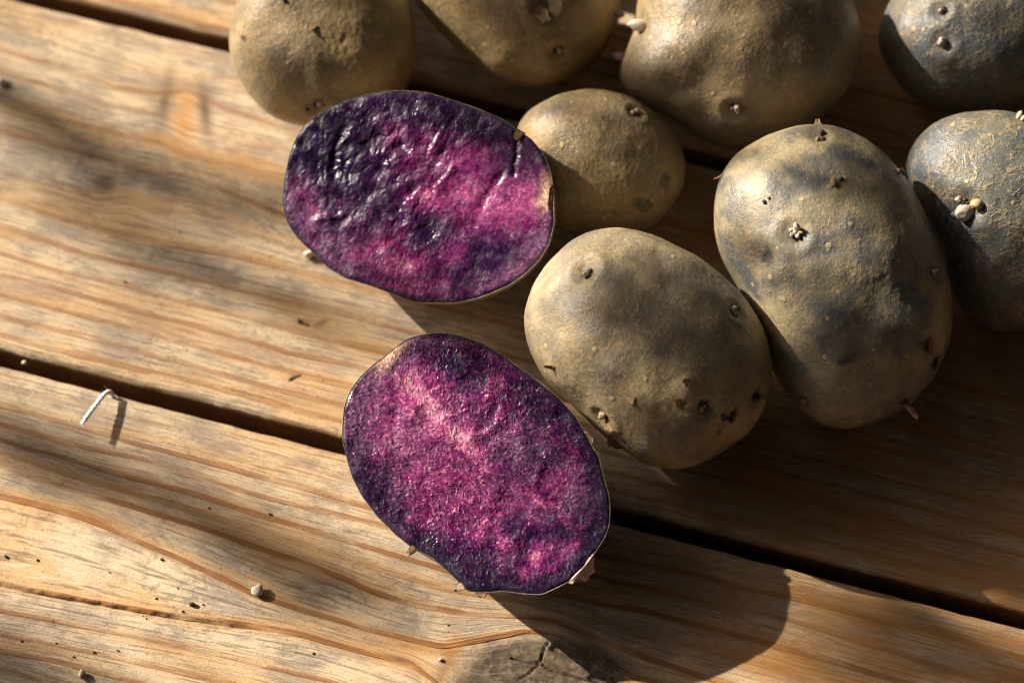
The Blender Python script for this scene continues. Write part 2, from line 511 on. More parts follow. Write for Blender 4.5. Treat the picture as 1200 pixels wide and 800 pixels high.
def grain_fields(px, py, lines, below=24.0, above=24.0):
    """phase, spacing in mm and strength at each traced position"""
    n = len(px)
    SL = 0.252
    Y = []
    for pts, s in lines:
        p = np.array(pts, float)
        # round the corners of the tracing
        xs = np.linspace(p[0, 0], p[-1, 0], 260)
        ys = np.interp(xs, p[:, 0], p[:, 1])
        k = 9; ker = np.hanning(k + 2)[1:-1]; ker /= ker.sum()
        res = ys - (p[0, 1] + SL * (xs - p[0, 0]))
        res = np.convolve(np.r_[np.full(k, res[0]), res, np.full(k, res[-1])], ker, 'same')[k:-k]
        y = np.interp(px, xs, res) + p[0, 1] + SL * (px - p[0, 0])
        Y.append(y)
    Y = np.array(Y)
    for i in range(1, len(Y)):                      # never let two lines touch
        Y[i] = np.maximum(Y[i], Y[i - 1] + 5.0)
    S = [s for _, s in lines]
    top = [Y[0] - above * k * (1 + 0.22 * math.sin(k * 2.1)) for k in range(14, 0, -1)]
    bot = [Y[-1] + below * k * (1 + 0.22 * math.sin(k * 1.7)) for k in range(1, 22)]
    Y = np.vstack([top, Y, bot])
    S = np.array([0.55] * 14 + S + [0.6] * 21)
    idx = np.clip((Y < py[None, :]).sum(0) - 1, 0, len(Y) - 2)
    ar = np.arange(n)
    y0, y1 = Y[idx, ar], Y[idx + 1, ar]
    f = np.clip((py - y0) / (y1 - y0), 0, 0.9999)
    st = np.where(f < 0.5, S[idx], S[idx + 1])
    return idx + f, (y1 - y0) * 0.212, st


def gauss(px, py, cx, cy, rx, ry, ang=0.0):
    a = math.radians(ang)
    dx, dy = px - cx, py - cy
    u = dx * math.cos(a) + dy * math.sin(a)
    v = -dx * math.sin(a) + dy * math.cos(a)
    return np.exp(-((u / rx) ** 2 + (v / ry) ** 2))


def seg_dist(px, py, pts):
    d = np.full(len(px), 1e9)
    for (x0, y0), (x1, y1) in zip(pts[:-1], pts[1:]):
        vx, vy = x1 - x0, y1 - y0
        t = np.clip(((px - x0) * vx + (py - y0) * vy) / (vx * vx + vy * vy), 0, 1)
        d = np.minimum(d, np.hypot(px - x0 - t * vx, py - y0 - t * vy))
    return d


def make_plank(y_lo, y_hi, lines, parent, seed, dense=True):
    """a plank between two across-grain positions; top at z = 0, rounded arrises"""
    th, r = 0.028, 0.0022
    width = y_hi - y_lo
    step = 0.00042 if dense else 0.0012
    ny = int((width - 2 * r) / step)
    prof = [(0, -th, 1.0), (0, -th * 0.5, 1.0), (0, -0.008, 1.0), (0, -0.005, 1.0)]
    for k in range(9):
        a = math.pi / 2 * k / 8
        prof.append((r - r * math.cos(a), -r + r * math.sin(a), max(0.0, 1 - k / 4.0)))
    for k in range(1, ny):
        prof.append((r + (width - 2 * r) * k / ny, 0.0, 0.0))
    for k in range(9):
        a = math.pi / 2 * (1 - k / 8)
        prof.append((width - r + r * math.cos(a), -r + r * math.sin(a), max(0.0, 1 - (8 - k) / 4.0)))
    prof += [(width, -0.005, 1.0), (width, -0.008, 1.0), (width, -th * 0.5, 1.0), (width, -th, 1.0)]
    prof = np.array(prof)
    if dense:
        xs = np.r_[np.linspace(-0.40, -0.17, 60), np.linspace(-0.17, 0.17, 800)[1:], np.linspace(0.17, 0.40, 60)[1:]]
    else:
        xs = np.linspace(-0.40, 0.40, 420)
    P, X = len(prof), len(xs)
    lx = np.repeat(xs, P)
    ly = np.tile(prof[:, 0], X) + y_lo
    lz = np.tile(prof[:, 1], X).copy()
    side = np.tile(prof[:, 2], X)
    wp = lx[:, None] * BX + ly[:, None] * BY
    px, py = project(wp)
    nz = fbm(np.c_[lx * 14, ly * 60, np.full(len(lx), seed)], seed, 3)
    ph, sp, st = grain_fields(px, py + nz * 3.0, lines)
    fib = ph * 5.0
    stain_shade = np.zeros(len(lx)); knot = np.zeros(len(lx)); crack = np.zeros(len(lx)); amber = np.zeros(len(lx)); krad = np.zeros(len(lx))
    if seed == 2:      # lower plank: the big knot with its drying splits
        w = fbm(np.c_[px / 40, py / 40, np.zeros(len(px))], 5, 3) * 0.12
        e = np.hypot((px - 636) / 122, (py - 797) / 60) + w
        krad = np.hypot((px - 634) / 122, (py - 778) / 60) + 0.5 * w
        knot = np.maximum(knot, 1 - sstep(0.66, 1.02, e))
        wob = noise3(np.c_[px / 9, py / 9, np.zeros(len(px))], 3) * 1.2
        for pts, wd in ([((632, 777), (637, 764), (641, 752)), 0.9], [((632, 777), (616, 775), (598, 770)), 0.9],
                        [((632, 777), (622, 787), (606, 797)), 0.8], [((634, 777), (650, 787), (672, 791), (702, 799)), 0.9]):
            d = seg_dist(px + wob, py + wob, pts)
            crack = np.maximum(crack, 1 - sstep(wd * 0.5, wd * 1.5, d))
        stain_shade = np.maximum(stain_shade, 0.5 * gauss(px, py, 640, 780, 26, 12, 15))
        stain_shade = np.maximum(stain_shade, 0.45 * gauss(px, py, 516, 790, 8, 22, 20))
        amber = np.maximum.reduce([0.95 * gauss(px, py, 527, 768, 11, 28, 22), 0.8 * gauss(px, py, 490, 760, 36, 9, 14), 0.7 * gauss(px, py, 470, 775, 40, 12, 10), 0.8 * gauss(px, py, 715, 778, 34, 8, 38), 0.5 * gauss(px, py, 330, 655, 60, 10, 18), 0.5 * gauss(px, py, 1000, 760, 140, 16, 15), 0.45 * gauss(px, py, 90, 600, 90, 8, 17)])
        stain_shade = np.maximum(stain_shade, 0.4 * gauss(px, py, 360, 708, 32, 9, 12))
        stain_shade = np.maximum(stain_shade, 0.8 * gauss(px, py, 468, 772, 20, 4, 15))
        stain_shade = np.maximum(stain_shade, 0.35 * gauss(px, py, 90, 560, 60, 22, 14))  # soft leaf shade painted into the wood
        stain_shade = np.maximum(stain_shade, 0.30 * gauss(px, py, 790, 690, 130, 40, 14))  # shadow of the lower cut half painted into the wood
        # lifted splinter along one growth line
        sgn = py - np.interp(px, [-60, 0, 67, 135, 202, 253, 300], [671, 684, 697, 709, 721, 728, 735]) - 1.5 * noise3(np.c_[px / 14, py * 0, px * 0], 8)
        run = 1 - sstep(270, 310, px)
        lz -= np.where(side == 0, 0.00055 * np.exp(-(np.maximum(sgn, 0) / 14) ** 2) * sstep(-2.0, 2.5, sgn) * run, 0)
        crack = np.maximum(crack, 0.75 * np.exp(-((sgn - 1.5) / 1.6) ** 2) * run * sstep(-0.3, 0.2, noise3(np.c_[px / 30, py * 0, px * 0], 9)))
    if seed == 1:
        stain_shade = np.maximum(stain_shade, 0.95 * gauss(px, py, 193, 118, 10, 34, 10))
        amber = np.maximum.reduce([0.95 * gauss(px, py, 216, 138, 15, 38, 0), 0.5 * gauss(px, py, 210, 170, 40, 10, 14), 0.45 * gauss(px, py, 290, 190, 60, 14, 15), 0.5 * gauss(px, py, 200, 385, 170, 8, 14.5), 0.5 * gauss(px, py, 1000, 640, 200, 30, 15), 0.4 * gauss(px, py, 345, 445, 26, 8, 10), 0.5 * gauss(px, py, 365, 379, 22, 7, 0)])
        stain_shade = np.maximum(stain_shade, 0.9 * gauss(px, py, 240, 128, 9, 36, -6))
        stain_shade = np.maximum(stain_shade, 0.5 * gauss(px, py, 188, 108, 12, 22, 25))
        stain_shade = np.maximum(stain_shade, 0.75 * gauss(px, py, 123, 216, 20, 13, 10))
        stain_shade = np.maximum(stain_shade, 0.4 * gauss(px, py, 145, 222, 14, 16, 10))
        stain_shade = np.maximum(stain_shade, 0.6 * gauss(px, py, 358, 379, 7, 3, 0))
        stain_shade = np.maximum(stain_shade, 0.8 * gauss(px, py, 375, 379, 10, 3, -20))
        stain_shade = np.maximum(stain_shade, 0.5 * gauss(px, py, 346, 443, 7, 4, 0))
        stain_shade = np.maximum(stain_shade, 0.35 * gauss(px, py, 1000, 600, 220, 60, 14))  # shade of the big potatoes painted into the plank colour
        knot = np.maximum(knot, 0.8 * gauss(px, py, 122, 215, 15, 11))
        wob = noise3(np.c_[px / 9, py / 9, np.zeros(len(px))], 3) * 1.4
        for pts, wd in ([((352, 377), (362, 381)), 1.2], [((340, 445), (352, 440)), 1.0]):
            d = seg_dist(px + wob, py + wob, pts)
            crack = np.maximum(crack, 1 - sstep(wd * 0.5, wd * 1.6, d))
    am_n = fbm(np.c_[px / 120, py / 30 - px / 120, np.full(len(px), seed * 3.0)], 77, 3)
    amber = np.maximum(amber, sstep(700, 900, px) * np.clip(0.62 + 0.9 * am_n, 0, 0.92))  # warm tone of the shaded right side put into the wood colour
    top = side < 0.01
    lz += np.where(top, 0.00016 * fbm(np.c_[lx * 60, ly * 500, np.full(len(lx), 3.0)], seed + 9, 3)
                   - 0.0007 * crack - 0.0003 * knot, 0)
    # worn, slightly chewed arrises
    edge = (np.abs(ly - y_lo) < 0.004) | (np.abs(ly - y_hi) < 0.004)
    ly = ly + np.where(edge, 0.00035 * fbm(np.c_[lx * 120, np.zeros(len(lx)), np.full(len(lx), seed)], 31, 4), 0)
    verts = np.c_[lx, ly, lz]
    i, j = np.meshgrid(np.arange(X - 1), np.arange(P - 1), indexing='ij')
    a = (i * P + j).ravel()
    faces = np.c_[a, a + P, a + P + 1, a + 1]
    k = (np.arange(X - 1) * P)
    faces = np.vstack([faces, np.c_[k + P - 1, k + 2 * P - 1, k + P, k]])
    me = mesh_np('plank', verts, faces)
    for nm, v in (('gx', lx * 1000), ('fib', fib), ('phase', ph), ('spacing', sp), ('strength', st), ('stain_shade', stain_shade),
                  ('knot', knot), ('crack', crack), ('amber', amber), ('krad', krad), ('side', side)):
        fattr(me, nm, v)
    o = link('plank', me, WOOD, parent)
    o.rotation_euler = (0, 0, A_BOARD)
    return o


table = bpy.data.objects.new('table_top', None)
COL.objects.link(table)
tag(table, 'weathered brown wooden slatted table top under the potatoes', 'table')
make_plank(y_gap2 - 0.106, y_gap2 - GAP / 2, LINES_LOW, table, 2)
make_plank(y_gap2 + GAP / 2, y_gap1 - GAP / 2, [(p, k * 0.78) for p, k in LINES_MID], table, 1)
make_plank(y_gap1 + GAP / 2, y_gap1 + 0.098, LINES_MID, table, 4, dense=False)

# ------------------------------------------------------------------ whole potatoes
bm = bmesh.new()
bmesh.ops.create_icosphere(bm, subdivisions=7, radius=1.0)
bm.verts.ensure_lookup_table()
ICO_V = np.array([v.co[:] for v in bm.verts])
ICO_F = np.array([[v.index for v in f.verts] for f in bm.faces])
bm.free()


def small_ico(sub):
    b = bmesh.new()
    bmesh.ops.create_icosphere(b, subdivisions=sub, radius=1.0)
    v = np.array([x.co[:] for x in b.verts]); f = np.array([[y.index for y in x.verts] for x in b.faces])
    b.free()
    return v, f


ICO3 = small_ico(3)
ICO2 = small_ico(2)


def frame_from(n, hint=None):
    n = n / np.linalg.norm(n)
    h = np.array(hint if hint is not None else (0.31, 0.9, 0.2), float)
    t = h - n * (h @ n)
    t /= np.linalg.norm(t)
    return t, np.cross(n, t), n


class Body:
    pass


def make_potato(outline, depth, label, mat, seed, eyes=(), bare=(), scabs=(), lumps=(), wrinkle=0.3, lift=0.0, boxy=2.25):
    pts = closed_spline(outline, smooth=9.0)
    c = (pts.min(0) + pts.max(0)) / 2
    d = DIST - 0.02
    for it in range(6):
        k = d / FPX
        loc = np.c_[(pts[:, 0] - c[0]) * k, -(pts[:, 1] - c[1]) * k]
        rho = polar(loc)
        th = np.arctan2(ICO_V[:, 1], ICO_V[:, 0])
        rxy = np.hypot(ICO_V[:, 0], ICO_V[:, 1])
        zz = ICO_V[:, 2]
        # slightly squarer than an ellipsoid
        nrm = (rxy ** boxy + np.abs(zz) ** boxy) ** (1 / boxy)
        rxy2, zz2 = rxy / nrm, zz / nrm
        p = np.c_[np.cos(th) * rho(th) * rxy2, np.sin(th) * rho(th) * rxy2, zz2 * depth]
        nd = p / np.linalg.norm(p, axis=1)[:, None]
        q = p * 1000.0                               # mm
        off = 1.15 * fbm(q / 16 + seed * 7.7, seed, 2) * np.clip(zz2 + 0.25, 0, 1)
        p1 = p + nd * (off / 1000)[:, None]
        R = np.c_[U, V, W]                            # columns
        wpos = p1 @ R.T
        cen = CAM + d * ray(c[0], c[1])
        zmin = (wpos + cen)[:, 2].min() - lift
        d += zmin / (math.cos(TILT)) * 0.98
    cen = CAM + d * ray(c[0], c[1])
    wpos = p1 @ R.T
    normal0 = nd @ R.T
    bpx, bpy_ = project(wpos + cen)
    facing = (normal0 @ W) > 0.02

    def pick(px, py):
        e = np.hypot(bpx - px, bpy_ - py) + np.where(facing, 0, 1e6)
        return int(np.argmin(e))

    disp = np.zeros(len(p))
    scab = np.zeros(len(p)); bare_m = np.zeros(len(p))
    wq = q + 3.0 * np.c_[fbm(q / 5, seed + 40, 2), fbm(q / 5, seed + 41, 2), fbm(q / 5, seed + 42, 2)]
    disp += 0.10 * fbm(q / 3.2, seed + 3, 3)
    disp += wrinkle * 0.16 * (1 - np.abs(noise3(np.c_[wq[:, 0] / 1.6, wq[:, 1] / 3.4, wq[:, 2] / 2.0], seed + 8))) * sstep(-0.2, 0.5, fbm(q / 12, seed + 21, 2))
    disp += 0.035 * noise3(q / 0.9, seed + 14)
    for (ex, ey, er, ed) in eyes:                     # radius mm, depth mm
        i = pick(ex, ey)
        dd = np.linalg.norm(q - q[i], axis=1) / er
        disp += -1.15 * ed * np.exp(-dd ** 2 * 1.1) + 0.30 * ed * np.exp(-((dd - 1.35) / 0.45) ** 2)
        scab = np.maximum(scab, 0.85 * (1 - sstep(0.25, 0.75, dd + 0.35 * fbm(q / 1.2, seed + 50, 2))))
    for (ex, ey, er, ed) in lumps:
        i = pick(ex, ey)
        dd = np.linalg.norm(q - q[i], axis=1) / er
        disp += ed * np.exp(-dd ** 2)
    nzz = fbm(q / 1.5, seed + 60, 3)
    for (ex, ey, rx, ry, ang) in bare:                # px
        a = math.radians(ang)
        u = (bpx - ex) * math.cos(a) + (bpy_ - ey) * math.sin(a)
        v = -(bpx - ex) * math.sin(a) + (bpy_ - ey) * math.cos(a)
        e = np.hypot(u / rx, v / ry) + 0.55 * nzz
        m = (1 - sstep(0.60, 1.05, e)) * facing
        bare_m = np.maximum(bare_m, m)
        disp -= 0.10 * m
    for (ex, ey, rx, ry, ang) in scabs:
        a = math.radians(ang)
        u = (bpx - ex) * math.cos(a) + (bpy_ - ey) * math.sin(a)
        v = -(bpx - ex) * math.sin(a) + (bpy_ - ey) * math.cos(a)
        e = np.hypot(u / rx, v / ry) + 0.6 * nzz
        m = (1 - sstep(0.55, 1.0, e)) * facing
        scab = np.maximum(scab, m)
        disp += 0.35 * m * (0.2 + fbm(q / 0.8, seed + 70, 3))
    p2 = p1 + nd * (disp / 1000)[:, None]
    wv = p2 @ R.T
    base = cen.copy()
    base[2] = lift
    shift = cen - base
    # settle exactly on the boards
    zlow = (wv + shift)[:, 2].min()
    me = mesh_np('potato', wv + shift - np.array([0, 0, zlow]), ICO_F)
    fattr(me, 'scab', scab); fattr(me, 'bare', bare_m)
    o = link('potato', me, mat)
    o.location = Vector(base)
    tag(o, label, 'potato', 'whole unpeeled potatoes in the heap')
    b = Body()
    b.o = o; b.base = base; b.v = wv + shift - np.array([0, 0, zlow]); b.pick = pick
    b.n = np.zeros((len(p), 3)); me.vertex_normals.foreach_get('vector', nn := np.zeros(len(p) * 3, np.float32)); b.n = nn.reshape(-1, 3).astype(float)
    b.rho = rho; b.depth = depth; b.cen = cen; b.R = R; b.boxy = boxy
    return b


def bud(body, px, py, size, mat, name='sprout', lean=(0, 0), length=1.0, sink=0.25, taper=0.0, seed=0, off=(0, 0), rag=0.45):
    """a small pointed or rounded bud standing on the surface; sizes in mm"""
    i = body.pick(px, py)
    n = body.n[i]
    ax = n + lean[0] * U + lean[1] * V
    t, b, ax = frame_from(ax)
    v = ICO3[0].copy()
    h = (v[:, 2] + 1) / 2
    s = 1 - taper * h ** 1.3
    v[:, 0] *= s; v[:, 1] *= s
    v *= (1 + rag * fbm(ICO3[0] * 1.5 + seed * 3.1, seed, 3))[:, None]
    v[:, 0] *= 0.75 + 0.12 * (seed % 4)
    v = v * np.array([size / 2, size / 2, size / 2 * length]) / 1000
    v[:, 2] += size / 2 * length / 1000 * (1 - 2 * sink)
    w = v @ np.array([t, b, ax]) + body.v[i] + off[0] / 1000 * t + off[1] / 1000 * b
    me = mesh_np(name, w, ICO3[1])
    return link(name, me, mat, body.o)


def bud_cluster(body, px, py, spread, n, size, mats, seed, name='sprout', length=1.0, taper=0.2):
    r = random.Random(seed)
    for k in range(n):
        a = k * 2.4 + r.random()
        rr = spread * math.sqrt((k + 0.3) / n)
        bud(body, px + rr * math.cos(a), py + rr * math.sin(a), size * r.uniform(0.7, 1.25), mats[k % len(mats)], name,
            (r.uniform(-.5, .5), r.uniform(-.5, .5)), length * r.uniform(0.8, 1.4), 0.3, taper, seed + k)


def flake(body, px, py, lx, ly, mat, ang=0.0, curl=0.6, seed=0, raise_=0.15, name='skin_flake', lift_dir=0.0):
    """a curled, ragged scrap of dry skin, real thickness, one edge still on the surface; sizes in mm"""
    i = body.pick(px, py)
    t0, b0, n = frame_from(body.n[i], U)
    a = math.radians(ang)
    t = t0 * math.cos(a) + b0 * math.sin(a)
    b = np.cross(n, t)
    N, M = 9, 7
    vs, th = [], 0.10
    r = random.Random(seed)
    jag = [r.uniform(-0.28, 0.28) for _ in range(40)]
    for layer in (0, 1):
        for iu in range(N):
            for iv in range(M):
                u = iu / (N - 1) - 0.5
                v = iv / (M - 1)
                wv = 1.0 - 0.55 * v + 0.35 * jag[iv]
                x = lx * (u * wv + 0.10 * jag[iv + 9])
                y = ly * (v - 0.15) * (1 + 0.35 * jag[iu + 16])
                z = raise_ + curl * ly * max(0, v - 0.12) ** 1.5 + 0.12 * math.sin(u * 5 + seed) * v - layer * th
                vs.append(t * x / 1000 + b * y / 1000 + n * z / 1000 + body.v[i])
    fs = []
    o1 = N * M
    for iu in range(N - 1):
        for iv in range(M - 1):
            q = iu * M + iv
            fs.append((q, q + M, q + M + 1, q + 1)); fs.append((o1 + q, o1 + q + 1, o1 + q + M + 1, o1 + q + M))
    for iu in range(N - 1):
        for iv in (0, M - 1):
            q = iu * M + iv
            fs.append((q, q + M, o1 + q + M, o1 + q) if iv else (q, o1 + q, o1 + q + M, q + M))
    for iv in range(M - 1):
        for iu in (0, N - 1):
            q = iu * M + iv
            fs.append((q, q + 1, o1 + q + 1, o1 + q))
    me = mesh_np(name, np.array(vs), np.array(fs))
    return link(name, me, mat, body.o)


def crumb_on(body, px, py, size, mat, seed, name='soil_crumb'):
    i = body.pick(px, py)
    v = ICO2[0] * (1 + 0.45 * fbm(ICO2[0] * 1.6 + seed * 5.3, seed, 2))[:, None] * np.array([1, 0.8, 0.6]) * size / 2000
    t, b, n = frame_from(body.n[i], (math.cos(seed), math.sin(seed), 0.2))
    w = v @ np.array([t, b, n]) + body.v[i] + n * size * 0.0002
    return link(name, mesh_np(name, w, ICO2[1]), mat, body.o, smooth=False)


SK_A = skin_material('skin_tan_dusty', tan=(0.42, 0.30, 0.14), grey=(0.25, 0.195, 0.115), blue_amt=0.30, w=1)
SK_B = skin_material('skin_tan_grey', tan=(0.42, 0.335, 0.185), grey=(0.245, 0.205, 0.135), blue_amt=0.55, w=2)
SK_C = skin_material('skin_brown', tan=(0.36, 0.265, 0.135), grey=(0.22, 0.175, 0.11), blue_amt=0.45, w=3)
SK_D = skin_material('skin_pale_tan', tan=(0.38, 0.27, 0.125), grey=(0.225, 0.175, 0.10), blue_amt=0.30, w=4)
SK_E = skin_material('skin_slate_grey', tan=(0.40, 0.33, 0.19), grey=(0.235, 0.215, 0.155), blue=(0.092, 0.104, 0.114), blue_amt=0.95, dust=0.4, w=6)
SK_F = skin_material('skin_netted_slate', tan=(0.17, 0.15, 0.105), grey=(0.10, 0.106, 0.104), blue=(0.074, 0.090, 0.110), blue_amt=0.9, dust=0.2, net=0.75, w=7)
SK_G = skin_material('skin_netted_streaked', tan=(0.135, 0.13, 0.10), grey=(0.092, 0.102, 0.104), blue=(0.072, 0.090, 0.112), blue_amt=0.95, dust=0.15, net=0.85, net_stretch=(0.45, 1.0, 1.0), w=8)

O1 = [(270, 42), (272, 21), (279, 0), (300, -35), (340, -58), (390, -62), (440, -45), (468, -20), (479, 0), (487, 33), (486, 71), (477, 104), (455, 128), (420, 145), (375, 151), (338, 145), (314, 135), (290, 111), (275, 84), (270, 61)]
O2 = [(729, 18), (718, 42), (699, 73), (672, 92), (637, 102), (603, 102), (589, 97), (568, 84), (535, 57), (506, 28), (485, 2), (478, -20), (490, -50), (540, -80), (610, -92), (670, -75), (715, -40), (730, -5)]
O3 = [(724, 92), (727, 73), (733, 57), (742, 38), (745, 11), (752, -25), (780, -68), (840, -92), (910, -82), (962, -44), (993, -4), (1005, 23), (1012, 46), (1005, 80), (990, 111), (963, 138), (936, 153), (894, 167), (856, 173), (825, 163), (794, 144), (764, 124), (737, 109)]
O4 = [(607, 147), (622, 128), (649, 113), (680, 106), (710, 106), (741, 115), (768, 132), (791, 157), (802, 184), (802, 211), (791, 238), (771, 264), (735, 279), (700, 281), (660, 269), (630, 246), (612, 212), (604, 175)]
O5 = [(614, 366), (625, 331), (644, 304), (667, 283), (691, 271), (722, 267), (753, 271), (784, 283), (815, 298), (842, 318), (861, 337), (884, 366), (900, 397), (906, 424), (903, 451), (892, 482), (873, 510), (846, 531), (819, 545), (788, 550), (757, 545), (733, 529), (706, 510), (675, 479), (640, 448), (623, 417), (615, 390)]
O6 = [(837, 270), (837, 235), (845, 205), (865, 177), (895, 160), (935, 147), (970, 146), (1005, 157), (1035, 180), (1060, 210), (1080, 245), (1100, 295), (1111, 335), (1115, 370), (1110, 405), (1095, 440), (1070, 470), (1035, 492), (995, 504), (965, 500), (940, 481), (920, 460), (905, 430), (893, 392), (870, 345), (845, 300)]
O7 = [(1028, 47), (1033, 28), (1040, 9), (1047, -5), (1065, -35), (1110, -55), (1170, -55), (1230, -30), (1255, 20), (1250, 80), (1220, 118), (1170, 132), (1123, 131), (1095, 127), (1071, 114), (1052, 95), (1036, 66)]
O8 = [(1063, 199), (1064, 183), (1076, 161), (1095, 143), (1123, 132), (1157, 130), (1195, 135), (1240, 150), (1275, 190), (1290, 240), (1285, 300), (1260, 350), (1215, 385), (1165, 388), (1130, 365), (1105, 315), (1085, 262), (1073, 228)]

p1 = make_potato(O1, 0.0200, 'rough tan potato at the top left, its edge behind the upper cut half', SK_A, 1,
                 eyes=[(371, 126, 3.0, 0.9)], scabs=[(286, 46, 4, 6, 0)], lumps=[(365, 60, 6, 0.35), (372, 112, 4, 0.4)], wrinkle=0.8)
p2 = make_potato(O2, 0.0205, 'dusty tan potato at the top, second from the left in the back row', SK_D, 2,
                 eyes=[(655, 62, 2.6, 0.8), (638, 8, 3.4, 1.0)], lumps=[(580, 75, 5, 0.5)])
p3 = make_potato(O3, 0.0235, 'large grey-brown potato in the back row with a white sprout on its left', SK_C, 3,
                 eyes=[(863, 131, 3.0, 1.2), (752, 33, 3.0, 0.6)], lumps=[(768, 75, 5, 0.7), (905, 10, 7, 0.4)], wrinkle=0.6)
p4 = make_potato(O4, 0.0165, 'smallest potato, wrinkled and tan, right beside the upper cut half', SK_D, 4,
                 eyes=[(745, 132, 2.2, 0.6)], bare=[(778, 212, 9, 15, -20), (752, 240, 14, 10, 0)], lumps=[(770, 200, 4, 0.3)], wrinkle=1.5)
p5 = make_potato(O5, 0.0235, 'round tan potato in front, touching the lower cut half', SK_B, 5,
                 eyes=[(686, 316, 3.2, 1.2), (863, 363, 2.4, 0.9), (706, 490, 2.8, 0.9), (827, 479, 2.6, 0.9), (889, 466, 3.0, 0.9), (797, 470, 2.4, 0.3)],
                 scabs=[(854, 490, 16, 7, -45), (686, 317, 12, 5, -35), (889, 467, 10, 5, -35), (842, 506, 5, 4, 0)],
                 bare=[(862, 455, 3, 3, 0)], lumps=[(805, 450, 4, 0.5), (797, 468, 3, 0.4)], wrinkle=0.35)
p6 = make_potato(O6, 0.0235, 'largest long potato with a white star-shaped sprout on top', SK_E, 6,
                 eyes=[(931, 273, 3.2, 0.9), (962, 160, 2.4, 0.8), (1096, 318, 2.2, 0.7), (941, 473, 2.6, 0.9), (897, 301, 4.0, 0.7), (1062, 472, 2.6, 0.7)],
                 scabs=[(962, 161, 7, 4, 0), (1058, 203, 6, 4, 30)],
                 bare=[(995, 421, 15, 6, -15), (897, 301, 9, 9, 0), (1088, 410, 6, 20, 20)], lumps=[(980, 270, 8, 0.4)], wrinkle=0.35)
p7 = make_potato(O7, 0.0200, 'dark slate potato with netted skin in the top right corner', SK_F, 7,
                 eyes=[(1104, 50, 2.8, 0.8), (1104, 12, 2.4, 0.7)], lumps=[(1060, 25, 6, 0.4)], wrinkle=0.5)
p8 = make_potato(O8, 0.0215, 'slate-blue potato at the right edge with fat white and yellow sprouts', SK_G, 8,
                 eyes=[(1133, 243, 4.0, 1.1)], lumps=[(1165, 275, 6, 0.4)], wrinkle=0.5)


# unseen potatoes added past the top edge to shade the hollows in view
def heap(cx, cy, rx, ry, depth, label, mat, seed):
    a = np.linspace(0, 2 * math.pi, 20, endpoint=False)
    o = np.c_[cx + rx * np.cos(a) * (1 + 0.05 * np.sin(2 * a + seed)), cy + ry * np.sin(a) * (1 + 0.06 * np.cos(3 * a + seed))]
    return make_potato(o, depth, label, mat, seed)


heap(310, -160, 112, 96, 0.0225, 'added unseen tan potato just past the top edge, above the left one', SK_A, 21)
heap(715, -178, 132, 100, 0.0262, 'added unseen tan potato just past the top edge, above the middle', SK_D, 22)
heap(520, -215, 100, 96, 0.0225, 'added unseen small tan potato just past the top edge, second from the left', SK_D, 24)
heap(965, -210, 125, 105, 0.0240, 'added unseen brown potato just past the top edge, right of the middle', SK_C, 23)

# ------------------------------------------------------------------ the two cut halves
OA = [(330.5, 233), (333, 208), (339, 182), (346, 163), (358, 145), (374, 133), (390, 124), (404, 118), (425, 112), (449, 107), (470, 106), (500, 108), (516, 113), (542, 121), (565, 129), (588, 139), (605, 151), (623, 163), (637, 180), (645, 200), (649, 222), (650, 260), (644, 285), (633, 304), (616, 321), (598, 334), (581, 342), (560, 350), (534, 355), (490, 355), (474, 350), (453, 342), (432, 334), (404, 326), (385, 315), (371, 300), (355, 286), (343, 272), (336, 260), (331.5, 243)]
OB = [(401, 500), (403, 476), (410, 458), (421, 442), (437, 427), (451, 417), (465, 405), (479, 396), (495, 391), (515, 389.6), (539, 393), (565, 402), (575, 408), (595, 420), (615, 435), (635, 449), (655, 466), (675, 488), (687, 508), (703, 538), (708, 560), (713, 576), (715.6, 596), (714, 616), (709, 630), (697, 648), (685, 664), (669, 680), (651, 690), (635, 697), (615, 696), (591, 692), (567, 694), (561, 694), (549, 693), (543, 688), (537, 681), (521, 666), (507, 654), (491, 646), (481, 640), (463, 626), (443, 606), (425, 583), (413, 560), (407, 540), (401, 515)]


def ramp(t, stops):
    t = np.clip(t, 0, 1)
    xs = [s[0] for s in stops]
    return np.c_[tuple(np.interp(t, xs, [s[1][k] for s in stops]) for k in range(3))]


